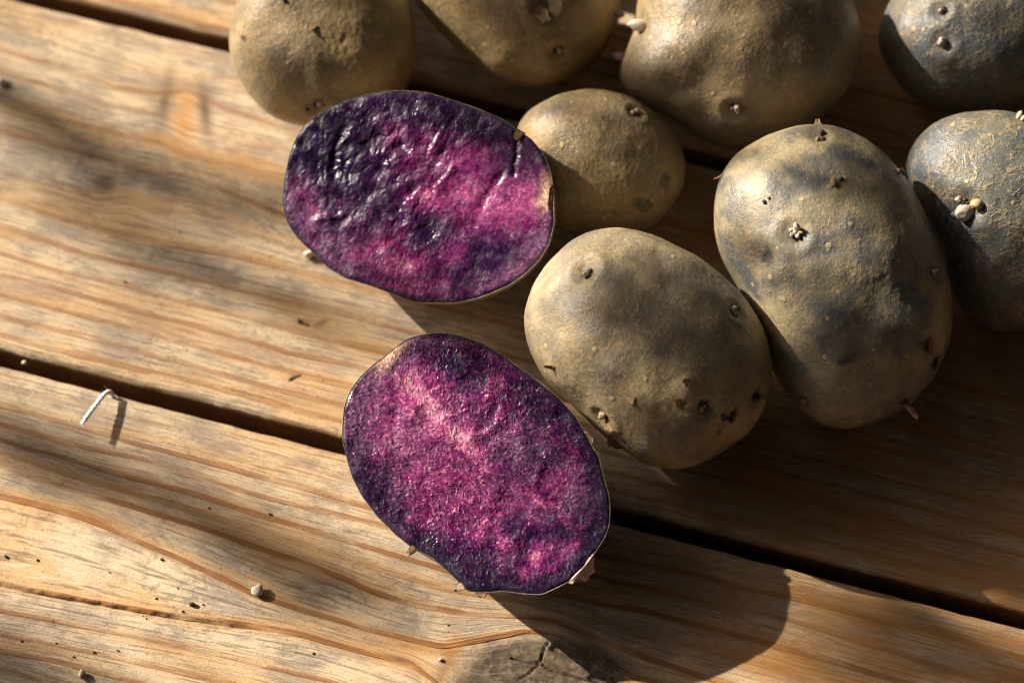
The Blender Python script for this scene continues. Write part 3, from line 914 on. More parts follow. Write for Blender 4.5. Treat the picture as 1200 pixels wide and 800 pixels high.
def make_half(outline, normal, depth, label, seed, which, height=None):
    n = np.array(normal, float); n /= np.linalg.norm(n)
    t = U - n * (U @ n); t /= np.linalg.norm(t)
    b = np.cross(n, t)
    pts = closed_spline(outline, n=1440, smooth=2.2)
    cpx = (pts.min(0) + pts.max(0)) / 2
    zc = 0.02
    N = 300
    g = np.linspace(-1, 1, N)
    A, B = np.meshgrid(g, g, indexing='ij')
    A, B = A.ravel(), B.ravel()
    # concentric square -> disc
    big = np.abs(A) > np.abs(B)
    with np.errstate(divide='ignore', invalid='ignore'):
        r = np.where(big, np.abs(A), np.abs(B))
        th = np.where(big, np.pi / 4 * B / np.where(A == 0, 1, A), np.pi / 2 - np.pi / 4 * A / np.where(B == 0, 1, B))
        th = np.where(np.where(big, A < 0, B < 0), th + np.pi, th)
    th = np.where(r == 0, 0, th)
    th = (th + np.pi) % (2 * np.pi) - np.pi
    for it in range(5):
        cen = at_z(np.array([cpx[0]]), np.array([cpx[1]]), zc)[0]
        d = ray(pts[:, 0], pts[:, 1])
        k = ((cen - CAM) @ n) / (d @ n)
        w3 = CAM + k[:, None] * d - cen
        loc = np.c_[w3 @ t, w3 @ b]
        rho = polar(loc)
        # body below the cut
        ta = np.linspace(-np.pi, np.pi, 240, endpoint=False)
        fa = np.linspace(0, np.pi / 2, 60)
        T, F = np.meshgrid(ta, fa, indexing='ij')
        rr = rho(T)
        bx = 2.3
        nn = (np.cos(F) ** bx + np.sin(F) ** bx) ** (1 / bx)
        rs = rho(ta)
        # smooth the notches away with depth
        kf = np.fft.fftfreq(240) * 240
        rsm = np.fft.ifft(np.fft.fft(rs) * np.exp(-0.5 * (kf / 5.0) ** 2)).real
        mixf = np.clip(F / 0.5, 0, 1)
        rr = rs[:, None] * (1 - mixf) + rsm[:, None] * mixf
        body = np.stack([np.cos(T) * rr * np.cos(F) / nn, np.sin(T) * rr * np.cos(F) / nn, -depth * np.sin(F) / nn], -1)
        Rm = np.array([t, b, n])
        low = (body.reshape(-1, 3) @ Rm)[:, 2].min()
        zc = -low
    root = bpy.data.objects.new('halved_potato', None)
    COL.objects.link(root)
    root.location = Vector((cen[0], cen[1], 0.0))
    shift = np.array([0, 0, zc])
    tag(root, label, 'potato', 'cut potato halves')
    # skin shell with a thin standing edge
    bp = body.reshape(-1, 3)
    q = bp * 1000
    bn = bp / np.linalg.norm(bp, axis=1)[:, None]
    lump = 0.25 * fbm(q / 9, seed, 3) * np.clip(-bp[:, 2] / 0.004, 0, 1)
    bp = bp + bn * (lump / 1000)[:, None]
    ring = bp.reshape(240, 60, 3)
    er = 0.00008 + 0.00035 * np.clip(fbm(np.c_[np.cos(ta) * 4, np.sin(ta) * 4, np.zeros(240)], seed + 5, 3) - 0.05, 0, 1)
    rs1 = rs
    lip_out = np.c_[np.cos(ta) * rs1, np.sin(ta) * rs1, er * 0.4]
    lip_in = np.c_[np.cos(ta) * (rs1 - er), np.sin(ta) * (rs1 - er), er * 0.15]
    lip_dn = np.c_[np.cos(ta) * (rs1 - er * 1.2), np.sin(ta) * (rs1 - er * 1.2), np.full(240, -0.0012)]
    allr = np.concatenate([lip_dn[:, None], lip_in[:, None], lip_out[:, None], ring], 1)
    P = allr.shape[1]
    i, j = np.meshgrid(np.arange(240), np.arange(P - 1), indexing='ij')
    a0 = (i * P + j).ravel(); a1 = (((i + 1) % 240) * P + j).ravel()
    me = mesh_np('skin', allr.reshape(-1, 3) @ Rm + shift, np.c_[a0, a0 + 1, a1 + 1, a1])
    fattr(me, 'scab', np.zeros(len(me.vertices))); fattr(me, 'bare', np.zeros(len(me.vertices)))
    link('skin', me, M_SKINCUT, root)
    # flesh
    edge = rho(th) - 0.00010
    x, y = r * edge * np.cos(th), r * edge * np.sin(th)
    rim = (1 - r) * edge * 1000.0
    flat = np.c_[x, y, np.zeros_like(x)]
    wpos = flat @ Rm + cen
    px, py = project(wpos)
    q = np.c_[x, y, np.full_like(x, seed * 0.013)] * 1000
    wq = q + 1.6 * np.c_[fbm(q / 3.5, seed + 1, 3), fbm(q / 3.5, seed + 2, 3), np.zeros(len(q))]
    n_big = fbm(wq / 7.0, seed + 3, 3)
    n_mid = fbm(wq / np.array([2.4, 2.0, 2.0]), seed + 4, 4, 0.5)
    n_fin = fbm(q / 0.7, seed + 5, 3, 0.65)
    n_pt = noise3(q / 0.33, seed + 6)
    starch = np.clip(0.25 + 1.6 * fbm(q / 5.0 + 9.1, seed + 7, 4, 0.6), 0, 1)
    pink = np.zeros(len(x)); dark = np.zeros(len(x)); pale = np.zeros(len(x)); mauve = np.zeros(len(x))
    G = lambda *a: gauss(px, py, *a)
    if which == 'A':
        pink = np.maximum.reduce([0.48 * G(615, 230, 34, 32, 20), 0.42 * G(560, 226, 60, 22, 5), 0.40 * G(585, 248, 52, 26, 12), 0.2 * G(540, 200, 80, 40, 10), 0.5 * G(505, 232, 35, 16, 0),
                                  0.35 * G(535, 300, 18, 12, -30), 0.38 * G(460, 160, 22, 10, -40), 0.55 * G(470, 310, 30, 16, 0), 0.42 * G(350, 226, 22, 20, 30),
                                  0.40 * G(440, 290, 40, 12, -20), 0.35 * G(490, 335, 40, 10, 5), 0.45 * G(366, 247, 9, 8), 0.4 * G(364, 272, 6, 8), 0.3 * G(560, 185, 35, 18, 20)])
        dark = np.maximum.reduce([0.46 * G(388, 180, 64, 68, 30), 0.28 * G(480, 128, 95, 22, 6), 0.26 * G(445, 235, 55, 36, 20), 0.30 * G(575, 300, 56, 28, -15),
                                  0.28 * G(600, 190, 28, 22, 20), 0.35 * G(500, 268, 26, 18, 10), 0.3 * G(420, 215, 28, 22, 0), 0.25 * G(560, 150, 50, 20, 15)])
        pale = np.maximum(0.95 * G(640, 226, 7, 20, 6), 0.8 * G(637, 236, 9, 9, 0))
        mauve = np.maximum.reduce([0.75 * G(628, 290, 12, 30, 35), 0.7 * G(600, 318, 34, 9, -32), 0.5 * G(395, 300, 40, 20, 30), 0.35 * G(620, 180, 18, 16, 40), 0.5 * G(360, 255, 20, 30, 0)])
        ang = math.radians(57)
    else:
        pink = np.maximum.reduce([0.40 * G(498, 476, 60, 32, 44), 0.24 * G(540, 560, 90, 60, 44), 0.55 * G(480, 450, 26, 18, 40), 0.60 * G(505, 478, 42, 17, 44), 0.58 * G(538, 512, 42, 14, 44), 0.40 * G(565, 545, 26, 10, 48),
                                  0.35 * G(470, 510, 28, 30, 30), 0.28 * G(500, 560, 40, 30, 40), 0.45 * G(628, 655, 8, 16, 20), 0.4 * G(614, 672, 7, 12, 10),
                                  0.38 * G(645, 640, 8, 6, 30), 0.35 * G(628, 585, 20, 6, 45), 0.30 * G(655, 600, 20, 6, 50), 0.3 * G(670, 640, 14, 10, -40), 0.3 * G(590, 640, 8, 20, 10),
                                  0.3 * G(560, 625, 10, 22, 10), 0.26 * G(500, 610, 20, 20, 30), 0.3 * G(580, 450, 8, 22, 30), 0.25 * G(660, 560, 20, 30, 40)])
        dark = np.maximum.reduce([0.34 * G(560, 662, 62, 26, 12), 0.32 * G(610, 620, 24, 14, 20), 0.30 * G(530, 425, 40, 16, 22), 0.26 * G(640, 535, 34, 26, 40),
                                  0.30 * G(438, 570, 20, 60, -35), 0.25 * G(690, 600, 20, 60, 0), 0.24 * G(590, 540, 20, 18, 0), 0.28 * G(555, 440, 22, 14, 20), 0.28 * G(625, 478, 40, 14, 40), 0.30 * G(660, 620, 26, 22, 0), 0.30 * G(498, 630, 26, 14, 35)])
        pale = np.maximum(0.80 * G(458, 418, 6, 20, 50), 0.5 * G(448, 430, 10, 8, 0))
        mauve = np.maximum.reduce([0.8 * G(425, 470, 12, 34, 25), 0.6 * G(416, 515, 8, 40, -10), 0.6 * G(505, 402, 40, 8, 0), 0.45 * G(470, 425, 20, 10, -35),
                                   0.45 * G(600, 520, 30, 22, 30), 0.4 * G(480, 520, 30, 26, 40), 0.35 * G(676, 580, 26, 22, 50), 0.35 * G(440, 500, 20, 20)])
        ang = math.radians(-54)
    base_t = 0.35
    ca, sa = math.cos(ang), math.sin(ang)
    al = q[:, 0] * ca + q[:, 1] * sa
    ac = -q[:, 0] * sa + q[:, 1] * ca
    vein = 1 - np.abs(fbm(np.c_[al / 3.2, ac / 1.3, np.full(len(al), 4.0)] + 0.5 * n_mid[:, None], seed + 12, 3))
    vein = sstep(0.86, 1.0, vein)
    if which == 'A':
        tone = base_t + 0.10 * n_big + 0.15 * n_mid + 0.13 * n_fin + 0.08 * n_pt + pink - dark + 0.12 * vein * sstep(1.5, 4, rim)
    else:
        tone = 0.36 + 0.12 * n_big + 0.28 * n_mid + 0.14 * n_fin + 0.14 * n_pt + 1.15 * pink - dark + 0.26 * vein * sstep(2.5, 5, rim)
        tone -= 0.14 * (1 - sstep(2.0, 4.5, rim)) * sstep(-0.4, 0.3, (px - 558) / 150 + (py - 545) / 150)
    col = ramp(tone, [(0.0, (0.012, 0.005, 0.026)), (0.2, (0.028, 0.006, 0.040)), (0.4, (0.072, 0.008, 0.062)), (0.58, (0.145, 0.014, 0.092)),
                      (0.75, (0.25, 0.036, 0.145)), (0.9, (0.40, 0.10, 0.22)), (1.0, (0.52, 0.22, 0.31))])
    mv = np.clip(mauve * (0.75 + 0.7 * n_fin + 0.35 * n_mid), 0, 1)
    col = col * (1 - mv[:, None]) + np.array([0.24, 0.115, 0.205]) * mv[:, None]
    sm = (np.clip(starch * (0.5 + 0.9 * n_fin + 0.3 * n_pt), 0, 1) * 0.22 * sstep(0.05, 0.45, tone))[:, None]
    col = col * (1 - sm) + np.array([0.19, 0.145, 0.22]) * sm
    # vascular ring, a thin speckled dark band, then the indigo cortex at the rim
    ringd = rim + 0.5 * n_mid * 1.2
    rg = (np.exp(-((ringd - 3.4) / 0.5) ** 2) * (0.55 + 0.6 * n_mid + 0.3 * n_fin))[:, None].clip(0, 0.75)
    col = col * (1 - rg) + np.array([0.02, 0.006, 0.025]) * rg
    lowr = sstep(-0.4, 0.5, (px - 558) / 150 + (py - 545) / 150) if which == 'B' else 0.35 * sstep(0.2, -0.6, (px - 490) / 150 + (py - 230) / 120)
    cx_ = ((1 - sstep(0.4, 1.5, (rim + 0.5 * n_fin + 0.6 * n_mid) / (1 + 0.9 * lowr))) * (0.80 - 0.5 * np.clip(mauve, 0, 1)))[:, None]
    col = col * (1 - cx_) + np.array([0.017, 0.011, 0.028]) * cx_
    pm = np.clip(pale * (1.0 + 0.5 * n_mid), 0, 1)[:, None]
    col = col * (1 - pm) + np.array([0.56, 0.40, 0.25]) * pm
    om = (sstep(0.25, 0.55, n_mid + 0.3 * n_fin) * np.clip(pale, 0, 1) * 0.7)[:, None]
    col = col * (1 - om) + np.array([0.36, 0.16, 0.04]) * om
    col = np.clip(col, 0.004, 0.8)
    # relief
    if which == 'A':
        rough = 0.72 * np.clip(0.55 + 0.7 * np.maximum.reduce([G(420, 190, 90, 70), G(470, 250, 80, 60), G(470, 160, 80, 30)]) - 0.35 * G(600, 230, 60, 40), 0.25, 1.25)
        hh = 0.20 * (0.5 - np.abs(fbm(np.c_[al / 3.0, ac / 1.9, np.zeros(len(al))] + 0.35 * n_mid[:, None], seed + 15, 3))) * 2
        hh += 0.22 * n_mid + 0.85 * fbm(q / 5.5, seed + 33, 2)
        hh *= rough
        for pts_, amp, wd in ([((588, 203), (577, 220), (566, 240)), -0.42, 5], [((604, 152), (606, 175), (601, 205)), -0.5, 3.2], [((404, 150), (393, 172), (391, 210)), -0.55, 5],
                              [((470, 168), (452, 186), (440, 205)), -0.5, 6], [((521, 152), (505, 178)), 0.3, 4], [((532, 195), (512, 225)), 0.35, 4],
                              [((402, 252), (372, 258)), 0.4, 4], [((520, 175), (500, 210), (478, 226)), -0.3, 6]):
            dd = seg_dist(px + 2 * n_mid, py + 2 * n_mid, pts_)
            hh += amp * np.exp(-(dd / wd) ** 2)
    else:
        hh = 0.06 * n_mid + 0.40 * fbm(q / 6.0, seed + 33, 2) + 0.16 * vein
        for pts_, amp, wd in ([((577, 445), (572, 460), (574, 472)), 0.25, 6], [((588, 472), (586, 490), (578, 502), (564, 510)), 0.28, 5], [((560, 492), (556, 508)), 0.2, 6],
                              [((640, 535), (632, 552), (628, 566)), 0.16, 5], [((602, 640), (606, 655)), 0.2, 5]):
            dd = seg_dist(px + 2 * n_mid, py + 2 * n_mid, pts_)
            hh += amp * np.exp(-(dd / wd) ** 2)
    hh += (0.045 * n_fin + 0.015 * n_pt) * (1.0 if which == 'A' else 0.45)
    z = hh * sstep(0.0, 1.3, rim) - 0.30 * (1 - sstep(0, 0.7, rim)) * 0.6 + 0.10
    idx = np.arange(N * N).reshape(N, N)
    f = np.c_[idx[:-1, :-1].ravel(), idx[1:, :-1].ravel(), idx[1:, 1:].ravel(), idx[:-1, 1:].ravel()]
    loc = np.c_[x, y, z / 1000]
    me = mesh_np('cut_face', loc @ Rm + shift, f)
    cattr(me, 'flesh', col)
    fattr(me, 'starch', np.clip((0.15 + starch * 0.6 + mauve * 0.3) * sstep(0.1, 0.5, tone), 0, 1))
    o = link('cut_face', me, FLESH, root)
    o['label'] = 'wet purple and magenta cut face'
    h = Body()
    h.o = root; h.v = loc @ Rm + shift; h.px, h.py = px, py
    nn_ = np.zeros(len(loc) * 3, np.float32); me.vertex_normals.foreach_get('vector', nn_)
    h.n = np.tile(n, (len(loc), 1))
    h.pick = lambda a, c: int(np.argmin(np.hypot(px - a, py - c)))
    h.base = np.array([cen[0], cen[1], 0.0])
    return h


def tilt_w(dx, dy):
    """view-facing normal leaned by degrees to the right / up in the picture"""
    return W + math.tan(math.radians(dx)) * U + math.tan(math.radians(dy)) * V


hA = make_half(OA, tilt_w(-9, 4), 0.0292, 'upper halved potato, dark wrinkled purple cut face with a pink streak on the right', 3, 'A')
hB = make_half(OB, tilt_w(-4, 10), 0.0250, 'lower halved potato, magenta cut face with a pink streak, lying across the plank gap', 6, 'B')

# ------------------------------------------------------------------ sprouts, eyes, loose skin on the potatoes
flake(p1, 367, 30, 2.6, 2.0, M_FLAKE, 150, 0.55, 3)
bud_cluster(p1, 372, 125, 5, 3, 1.7, [M_PINK, M_SCAB], 12, length=1.2)
crumb_on(p1, 360, 129, 1.2, M_SOIL, 3)
crumb_on(p1, 333, 2, 1.3, M_SOIL, 5)
flake(p2, 634, 12, 5.2, 4.6, M_FLAKE, 200, 0.8, 8)
flake(p2, 626, 8, 3.0, 3.0, M_DFLAKE, 120, 0.9, 9)
bud_cluster(p2, 655, 62, 4, 3, 1.5, [M_GREYBUD, M_SCAB, M_GREYBUD], 21)
bud(p2, 722, 18, 2.2, M_GREYBUD, lean=(0.6, 0.2), length=1.3, taper=0.3, seed=4)
bud(p3, 752, 31, 3.6, M_WHITE, rag=0.15, lean=(-0.7, 0.0), length=1.5, taper=0.35, seed=2)
bud(p3, 746, 31, 2.0, M_PINK, lean=(-1.0, -0.1), length=1.6, taper=0.5, seed=5)
bud(p3, 727, 66, 2.6, M_PINK, lean=(-0.8, 0.0), length=1.4, taper=0.3, seed=6)
bud_cluster(p3, 862, 131, 4, 3, 1.4, [M_WHITE, M_SCAB, M_GREYBUD], 33, length=1.2)
bud_cluster(p4, 745, 131, 3, 3, 1.3, [M_GREYBUD, M_FLAKE], 41)
bud_cluster(p5, 863, 363, 4, 4, 1.5, [M_GREYBUD, M_WHITE, M_SCAB], 51)
bud_cluster(p5, 706, 490, 5, 5, 1.3, [M_FLAKE, M_GREYBUD, M_FLAKE], 52)
flake(p5, 716, 500, 3.0, 2.0, M_FLAKE, 140, 0.5, 14)
flake(p5, 722, 517, 4.8, 3.0, M_FLAKE, 165, 0.35, 5)
flake(p5, 806, 446, 2.2, 2.0, M_FLAKE, 60, 1.0, 6)
flake(p5, 797, 470, 2.8, 2.2, M_FLAKE, 30, 0.8, 7)
flake(p5, 864, 430, 3.0, 2.0, M_FLAKE, 10, 0.3, 11)
flake(p5, 738, 466, 2.6, 1.4, M_FLAKE, 190, 0.5, 12)
flake(p5, 650, 431, 1.6, 2.0, M_FLAKE, 80, 0.9, 13)
bud_cluster(p5, 826, 479, 3, 2, 1.5, [M_SCAB, M_GREYBUD], 53)
bud_cluster(p5, 855, 489, 8, 5, 1.1, [M_SCAB, M_GREYBUD], 54)
bud_cluster(p5, 888, 467, 5, 2, 1.3, [M_SCAB], 55)
bud_cluster(p5, 686, 317, 6, 4, 1.1, [M_SCAB, M_FLAKE, M_SCAB], 56)
# star-shaped sprout on the long potato
for k, (dx, dy) in enumerate(((0.1, 1.0), (-0.9, 0.3), (-0.7, -0.7), (0.5, -0.8), (1.0, -0.1), (0.0, 0.1))):
    bud(p6, 931 + 4 * dx, 271 - 3 * dy, 1.7 if k else 2.1, M_WHITE if k in (0, 1, 3, 5) else M_GREYBUD, 'sprout', (0.8 * dx, 0.8 * dy), 1.7 if k == 0 else 1.0, 0.2, 0.55, 60 + k)
crumb_on(p6, 979, 215, 2.2, M_FLAKE, 2)
crumb_on(p6, 986, 212, 1.2, M_SOIL, 7)
crumb_on(p6, 896, 236, 1.1, M_SOIL, 8)
crumb_on(p6, 901, 233, 0.9, M_FLAKE, 9)
bud_cluster(p6, 962, 160, 5, 3, 1.3, [M_SCAB, M_GREYBUD, M_SCAB], 61)
bud_cluster(p6, 1096, 318, 4, 4, 1.5, [M_WHITE, M_GREYBUD], 62)
bud(p6, 1062, 474, 2.4, M_PINK, lean=(0.8, -1.0), length=2.0, taper=0.25, seed=8, sink=0.15)
bud(p6, 1066, 478, 1.7, M_WHITE, lean=(1.2, -1.4), length=1.8, taper=0.4, seed=9, sink=-0.3)
bud(p6, 1059, 470, 2.0, M_SCAB, lean=(0.2, -0.4), length=0.8, seed=10)
bud_cluster(p6, 941, 473, 5, 4, 1.7, [M_GREYBUD, M_FLAKE, M_GREYBUD], 63)
bud_cluster(p6, 1056, 203, 5, 3, 1.4, [M_GREYBUD, M_FLAKE], 64)
flake(p6, 1091, 405, 5.0, 2.4, M_DFLAKE, 100, 0.7, 21)
flake(p6, 1096, 425, 4.0, 1.8, M_DFLAKE, 70, 0.6, 22)
flake(p6, 958, 147, 1.8, 1.6, M_FLAKE, 0, 0.9, 23)
flake(p6, 846, 205, 1.8, 1.8, M_DFLAKE, 80, 0.9, 24)
bud_cluster(p7, 1103, 52, 5, 3, 1.7, [M_GREYBUD, M_PINK, M_WHITE], 71, length=1.3)
bud_cluster(p7, 1104, 12, 4, 3, 1.3, [M_SCAB, M_GREYBUD], 72)
bud(p8, 1131, 248, 4.2, M_WHITE, rag=0.3, lean=(-0.7, -0.5), length=1.25, seed=3, sink=0.3, taper=0.3)
bud(p8, 1135, 244, 2.6, M_PINK, lean=(0, 0), length=0.9, seed=13, sink=0.4)
bud(p8, 1145, 238, 3.3, M_YEL, rag=0.15, lean=(0.4, 0.1), length=0.9, seed=4, sink=0.2)
bud(p8, 1123, 234, 1.5, M_WHITE, lean=(-0.3, 0.3), length=1.3, seed=5)
bud(p8, 1119, 251, 1.3, M_WHITE, lean=(-0.5, -0.2), length=1.0, seed=6)
bud_cluster(p8, 1127, 236, 6, 6, 1.5, [M_SCAB, M_GREYBUD, M_SCAB], 81)
bud(p8, 1194, 139, 1.7, M_GREYBUD, lean=(0.3, 0.5), length=1.4, taper=0.3, seed=7)
bud(p8, 1199, 142, 1.5, M_YEL, lean=(0.6, 0.4), length=1.4, taper=0.3, seed=8)
flake(p8, 1098, 262, 2.4, 1.4, M_DFLAKE, 20, 0.6, 31)

# torn skin on the cut halves
flake(hA, 610, 154, 3.0, 2.6, M_DFLAKE, 150, 0.4, 41, raise_=0.2, name='skin_flap')
flake(hA, 647, 232, 8.0, 0.9, M_DFLAKE, 84, 0.6, 42, raise_=0.1, name='skin_flap')
fl = flake(hB, 684, 668, 9.0, 2.8, M_PALEFLAP, 229, -0.9, 44, raise_=0.05, name='skin_flap')
fl['label'] = 'pale pinkish flap of torn skin'
flake(hB, 541, 686, 2.4, 2.6, M_PALEFLAP, 120, 0.2, 45, raise_=0.1, name='skin_flap')
flake(hB, 485, 642, 2.2, 2.2, M_DFLAKE, 140, 0.3, 46, raise_=0.1, name='skin_flap')
flake(hB, 565, 693, 3.4, 1.4, M_DFLAKE, 185, 0.2, 47, raise_=0.0, name='skin_flap')
flake(hB, 690, 512, 4.0, 1.0, M_DFLAKE, -55, 0.3, 48, raise_=0.0, name='skin_flap')


# ------------------------------------------------------------------ bits on the planks
def crumb(px, py, size, mat, seed, label, cat, name, group=None, flat=0.7):
    v = ICO2[0] * (1 + 0.5 * fbm(ICO2[0] * 1.5 + seed * 4.7, seed, 2))[:, None] * np.array([1, 0.75, flat]) * size / 2000
    a = seed * 1.3
    x, y = v[:, 0] * math.cos(a) - v[:, 1] * math.sin(a), v[:, 0] * math.sin(a) + v[:, 1] * math.cos(a)
    v = np.c_[x, y, v[:, 2] - v[:, 2].min()]
    o = link(name, mesh_np(name, v, ICO2[1]), mat, None, smooth=False)
    o.location = Vector(at_z(px, py, 0.0)) + Vector((0, 0, -0.00005))
    return tag(o, label, cat, group)


crumb(302, 693, 3.1, M_CHALK, 3, 'chalky white crumb on the lower plank left of the lower cut half', 'crumb', 'pale_crumb')
crumb(363, 300, 2.6, M_CHALK, 5, 'small pale crumb at the lower left rim of the upper cut half', 'crumb', 'pale_crumb', flat=1.0)
crumb(2, 98, 2.4, M_CHALK, 8, 'pale crumb at the left edge of the picture on the middle plank', 'crumb', 'pale_crumb')
crumb(97, 791, 2.2, M_GREYBUD, 11, 'round grey-brown grit grain at the bottom left', 'grit', 'grit_grain', flat=0.9)
crumb(225, 708, 1.5, M_SOIL, 12, 'dark soil speck just left of the chalky white crumb', 'soil speck', 'soil_speck')
crumb(516, 773, 1.0, M_CHALK, 15, 'tiny white speck beside the orange rim of the knot', 'crumb', 'pale_crumb')
crumb(29, 425.5, 1.5, M_YEL, 17, 'tiny yellow seed at the edge of the gap on the left', 'seed', 'seed')
for k, (x, y, s) in enumerate(((189, 655, 1.0), (7, 652, 1.3), (44, 656, 0.9), (208, 689, 0.7), (238, 708, 0.7), (245, 595, 0.8), (316, 602, 1.0), (86, 769, 0.7),
                               (138, 762, 0.8), (110, 764, 0.9), (25, 751, 0.8), (66, 753, 0.7), (367, 765, 0.9), (128, 670, 0.6), (183, 701, 0.8), (168, 722, 0.7),
                               (525, 732, 0.7), (146, 330, 0.9), (62, 727, 0.6), (214, 716, 0.8))):
    crumb(x, y, s * 0.72, M_SOIL if k % 3 else M_DFLAKE, 30 + k, 'tiny dark soil speck scattered on the weathered planks', 'soil speck', 'soil_speck', 'soil specks on the planks')


def tube(pts, radii, name, mat, parent=None, seg=8):
    pts = np.array(pts, float)
    vs, fs = [], []
    for k, p in enumerate(pts):
        d = pts[min(k + 1, len(pts) - 1)] - pts[max(k - 1, 0)]
        t, b, n = frame_from(d)
        for s in range(seg):
            a = 2 * math.pi * s / seg
            vs.append(p + radii[k] * (math.cos(a) * t + math.sin(a) * b))
    for k in range(len(pts) - 1):
        for s in range(seg):
            q, r_ = k * seg + s, k * seg + (s + 1) % seg
            fs.append((q, r_, r_ + seg, q + seg))
    return link(name, mesh_np(name, np.array(vs), np.array(fs)), mat, parent)


# white thread poking out of the gap, with its frayed end raised
key = [(134, 474, -0.006), (133, 467, -0.002), (131, 461, 0.0012), (127, 458.5, 0.0020), (122, 462, 0.0026), (114, 472, 0.0032), (105, 484, 0.0038), (100, 491, 0.0041)]
base = at_z(128, 462, 0.0)
th_o = bpy.data.objects.new('thread', None)
COL.objects.link(th_o)
th_o.location = Vector(base)
tag(th_o, 'short white thread sticking out of the gap between planks', 'thread')
kp = np.array([at_z(np.array(a, float), np.array(b, float), c) for a, b, c in key]) - base
tt = np.linspace(0, len(kp) - 1, 40)
sp_ = np.c_[tuple(np.interp(tt, np.arange(len(kp)), kp[:, k]) for k in range(3))]
for k in range(3):
    sp_[2:-2, k] = np.convolve(sp_[:, k], np.ones(5) / 5, 'valid')
for s in range(3):                                    # three twisted plies
    off = np.array([[0.00022 * math.cos(i * 0.9 + s * 2.09), 0.00022 * math.sin(i * 0.9 + s * 2.09), 0.00012 * math.sin(i * 0.9 + s * 2.09 + 1)] for i in range(40)])
    tube(sp_ + off, [0.00040] * 40, 'ply', M_THREAD, th_o)
e0 = sp_[-1]
for k, (x, y, z) in enumerate(((94, 497, 0.0040), (97, 499, 0.0039), (95.5, 498, 0.0044))):
    e1 = at_z(x, y, z) - base
    tube([e0, (e0 + e1) / 2 + np.array([0.0001 * (k - 1), 0, 0.0001]), e1], [0.00034, 0.00028, 0.00012], 'frayed_end', M_THREAD, th_o, 6)
e0 = sp_[8]
for k, (x, y, z) in enumerate(((122, 452, 0.003), (138, 466, 0.0035), (118, 457, 0.004), (142, 472, 0.001))):
    e1 = at_z(x, y, z) - base
    tube([e0, (e0 + e1) / 2 + np.array([0, 0.0003, 0.0006]), e1], [0.00005, 0.00004, 0.00003], 'fibre', M_THREAD, th_o, 5)

# ------------------------------------------------------------------ the leafy branch, outside the picture, that dapples the sunlight
br = bpy.data.objects.new('leafy_branch', None)
COL.objects.link(br)
BR = TO_SUN * 1.25
br.location = Vector(BR)
tag(br, 'leafy branch between the sun and the table with added canopy leaves overhead, outside the picture', 'branch')
lv, lf = [], []
NL = 9
for i in range(NL):
    s = i / (NL - 1)
    wd = math.sin(math.pi * s ** 0.85) * 0.5
    for j in (-1, -0.5, 0, 0.5, 1):
        lv.append((s - 0.5, wd * j, 0.10 * abs(j) * wd - 0.08 * (s - 0.5) ** 2))
for i in range(NL - 1):
    for j in range(4):
        q = i * 5 + j
        lf.append((q, q + 5, q + 6, q + 1))
leaf_me = mesh_np('leaf', np.array(lv), np.array(lf))
leaf_me.materials.append(M_LEAF)
st_, sb_, sn_ = frame_from(TO_SUN, BX)
# (px, py, height m, length mm, width mm, angle deg)
SHADE = [
    (285, 335, 0, 66, 13, -15), (190, 292, 0, 40, 12, -10), (330, 245, 0, 44, 16, 20), (45, 135, 0, 40, 14, -30), (100, 205, 0, 26, 11, 0), (215, 205, 0, 30, 9, -25),
    (100, 548, 0, 46, 17, -14), (240, 604, 0, 44, 13, -10), (335, 655, 0, 46, 16, -20), (385, 705, 0, 26, 11, 10), (8, 782, 0, 40, 20, -10),
    (1085, 735, 0, 30, 13, -20), (980, 725, 0, 22, 8, 10), (1190, 795, 0, 40, 18, 0), (1030, 795, 0, 34, 12, 10),
    (738, 542, .001, 40, 16, -35), (680, 498, .001, 30, 12, -35), (1190, 690, .001, 36, 12, -15),  # leaves added to shade lit wood beside the front potato and far right
    (685, 375, .042, 18, 7, -10), (770, 385, .046, 24, 7, -10), (845, 402, .040, 34, 10, -25), (790, 490, .040, 22, 7, -35),
    (970, 398, .045, 36, 14, -20), (1050, 415, .038, 28, 14, 10), (905, 303, .042, 13, 9, 40), (885, 195, .042, 30, 10, -30), (1035, 205, .044, 26, 10, -40),
    (300, 80, .032, 20, 10, 40), (345, 100, .034, 18, 9, -30), (440, 20, .036, 24, 12, 30),
    (650, 30, .038, 36, 16, -20), (700, 80, .032, 30, 14, 0),
    (920, 95, .042, 30, 10, 10), (790, 125, .038, 26, 9, -30), (965, 40, .042, 24, 10, 40),
    (1115, 90, .036, 26, 8, -20), (1185, 25, .04, 24, 8, 20),
    (1160, 325, .036, 30, 12, 20),
    (715, 150, .033, 30, 9, -20), (650, 205, .030, 22, 8, 0), (765, 240, .027, 24, 9, 10),
    (400, 150, .026, 26, 8, -30), (470, 300, .024, 16, 5, -10),
]
rl = random.Random(5)
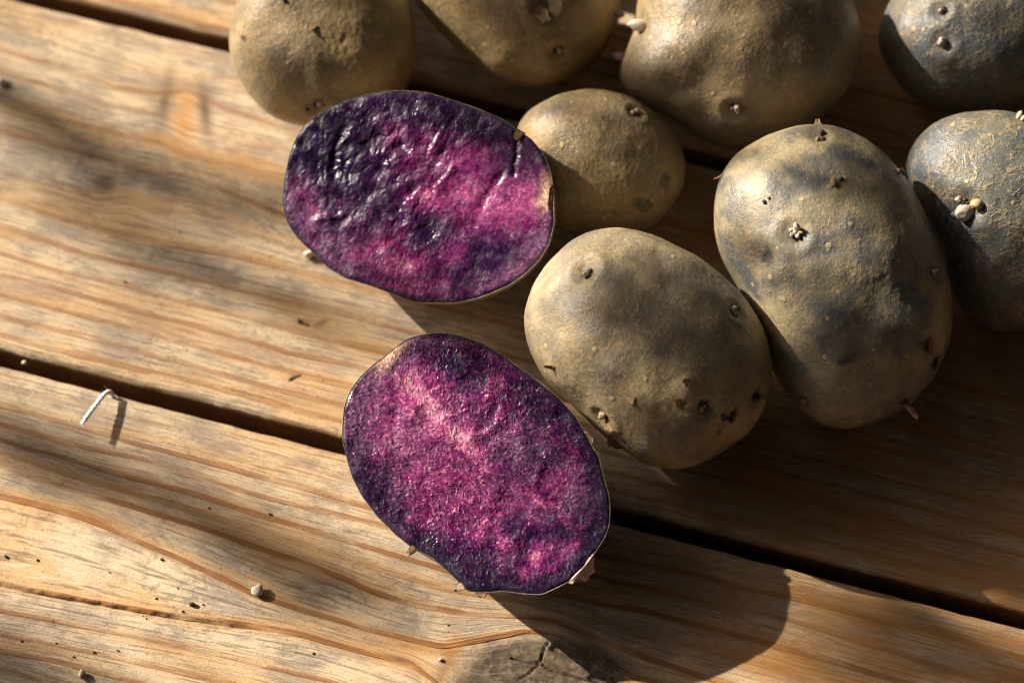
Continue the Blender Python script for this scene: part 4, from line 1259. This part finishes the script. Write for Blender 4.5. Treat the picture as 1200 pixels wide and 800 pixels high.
for k, (x, y, z, L, Wd, ang) in enumerate(SHADE):
    spot = at_z(float(x), float(y), z)
    dist = rl.uniform(1.4, 2.0) if z == 0 else rl.uniform(1.15, 1.45)
    pos = spot + TO_SUN * dist - BR
    o = bpy.data.objects.new('leaf', leaf_me)
    COL.objects.link(o)
    o.parent = br
    a = math.radians(ang)
    # leaf long axis: the shadow on the table is stretched along the sun's azimuth, so leaves hang fairly square to the light
    lx_ = st_ * math.cos(a) + sb_ * math.sin(a)
    ly_ = np.cross(sn_, lx_)
    tw = rl.uniform(-0.5, 0.5)
    nz_ = sn_ * math.cos(tw) + ly_ * math.sin(tw)
    ly2 = np.cross(nz_, lx_)
    M = Matrix(((lx_[0], ly2[0], nz_[0], pos[0]), (lx_[1], ly2[1], nz_[1], pos[1]), (lx_[2], ly2[2], nz_[2], pos[2]), (0, 0, 0, 1)))
    o.matrix_local = M @ Matrix.Diagonal((L / 1000, Wd / 1000, Wd / 1000, 1))
    if k % 4 == 0:
        nxt = at_z(float(SHADE[(k + 3) % len(SHADE)][0]), float(SHADE[(k + 3) % len(SHADE)][1]), 0.0) + TO_SUN * 1.3 - BR
        tube([pos, (pos + nxt) / 2 + 0.01 * sn_, nxt], [0.0008, 0.001, 0.0008], 'twig', M_TWIG, br, 6)

# unseen canopy added: broad leaves overhead that close off the high sky
cl = random.Random(9)
n_c = 0
while n_c < 235:
    x, y = cl.uniform(-1.0, 1.0), cl.uniform(-1.0, 1.0)
    if x * x + y * y > 1.0: continue
    z = cl.uniform(0.95, 1.35)
    g = np.array([x, y, z]) - TO_SUN * (z / TO_SUN[2])          # where its shadow lands on the table
    if abs(g[0]) < 0.27 and abs(g[1]) < 0.24: continue
    n_c += 1
    o = bpy.data.objects.new('leaf', leaf_me)
    COL.objects.link(o)
    o.parent = br
    L = cl.uniform(0.15, 0.21)
    q = Quaternion((0, 0, 1), cl.uniform(0, 6.28)) @ Quaternion((1, 0, 0), cl.uniform(-0.5, 0.5)) @ Quaternion((0, 1, 0), cl.uniform(-0.4, 0.4))
    o.matrix_local = Matrix.Translation(Vector((x, y, z)) - Vector(BR)) @ q.to_matrix().to_4x4() @ Matrix.Diagonal((L, L * 0.85, L * 0.6, 1))
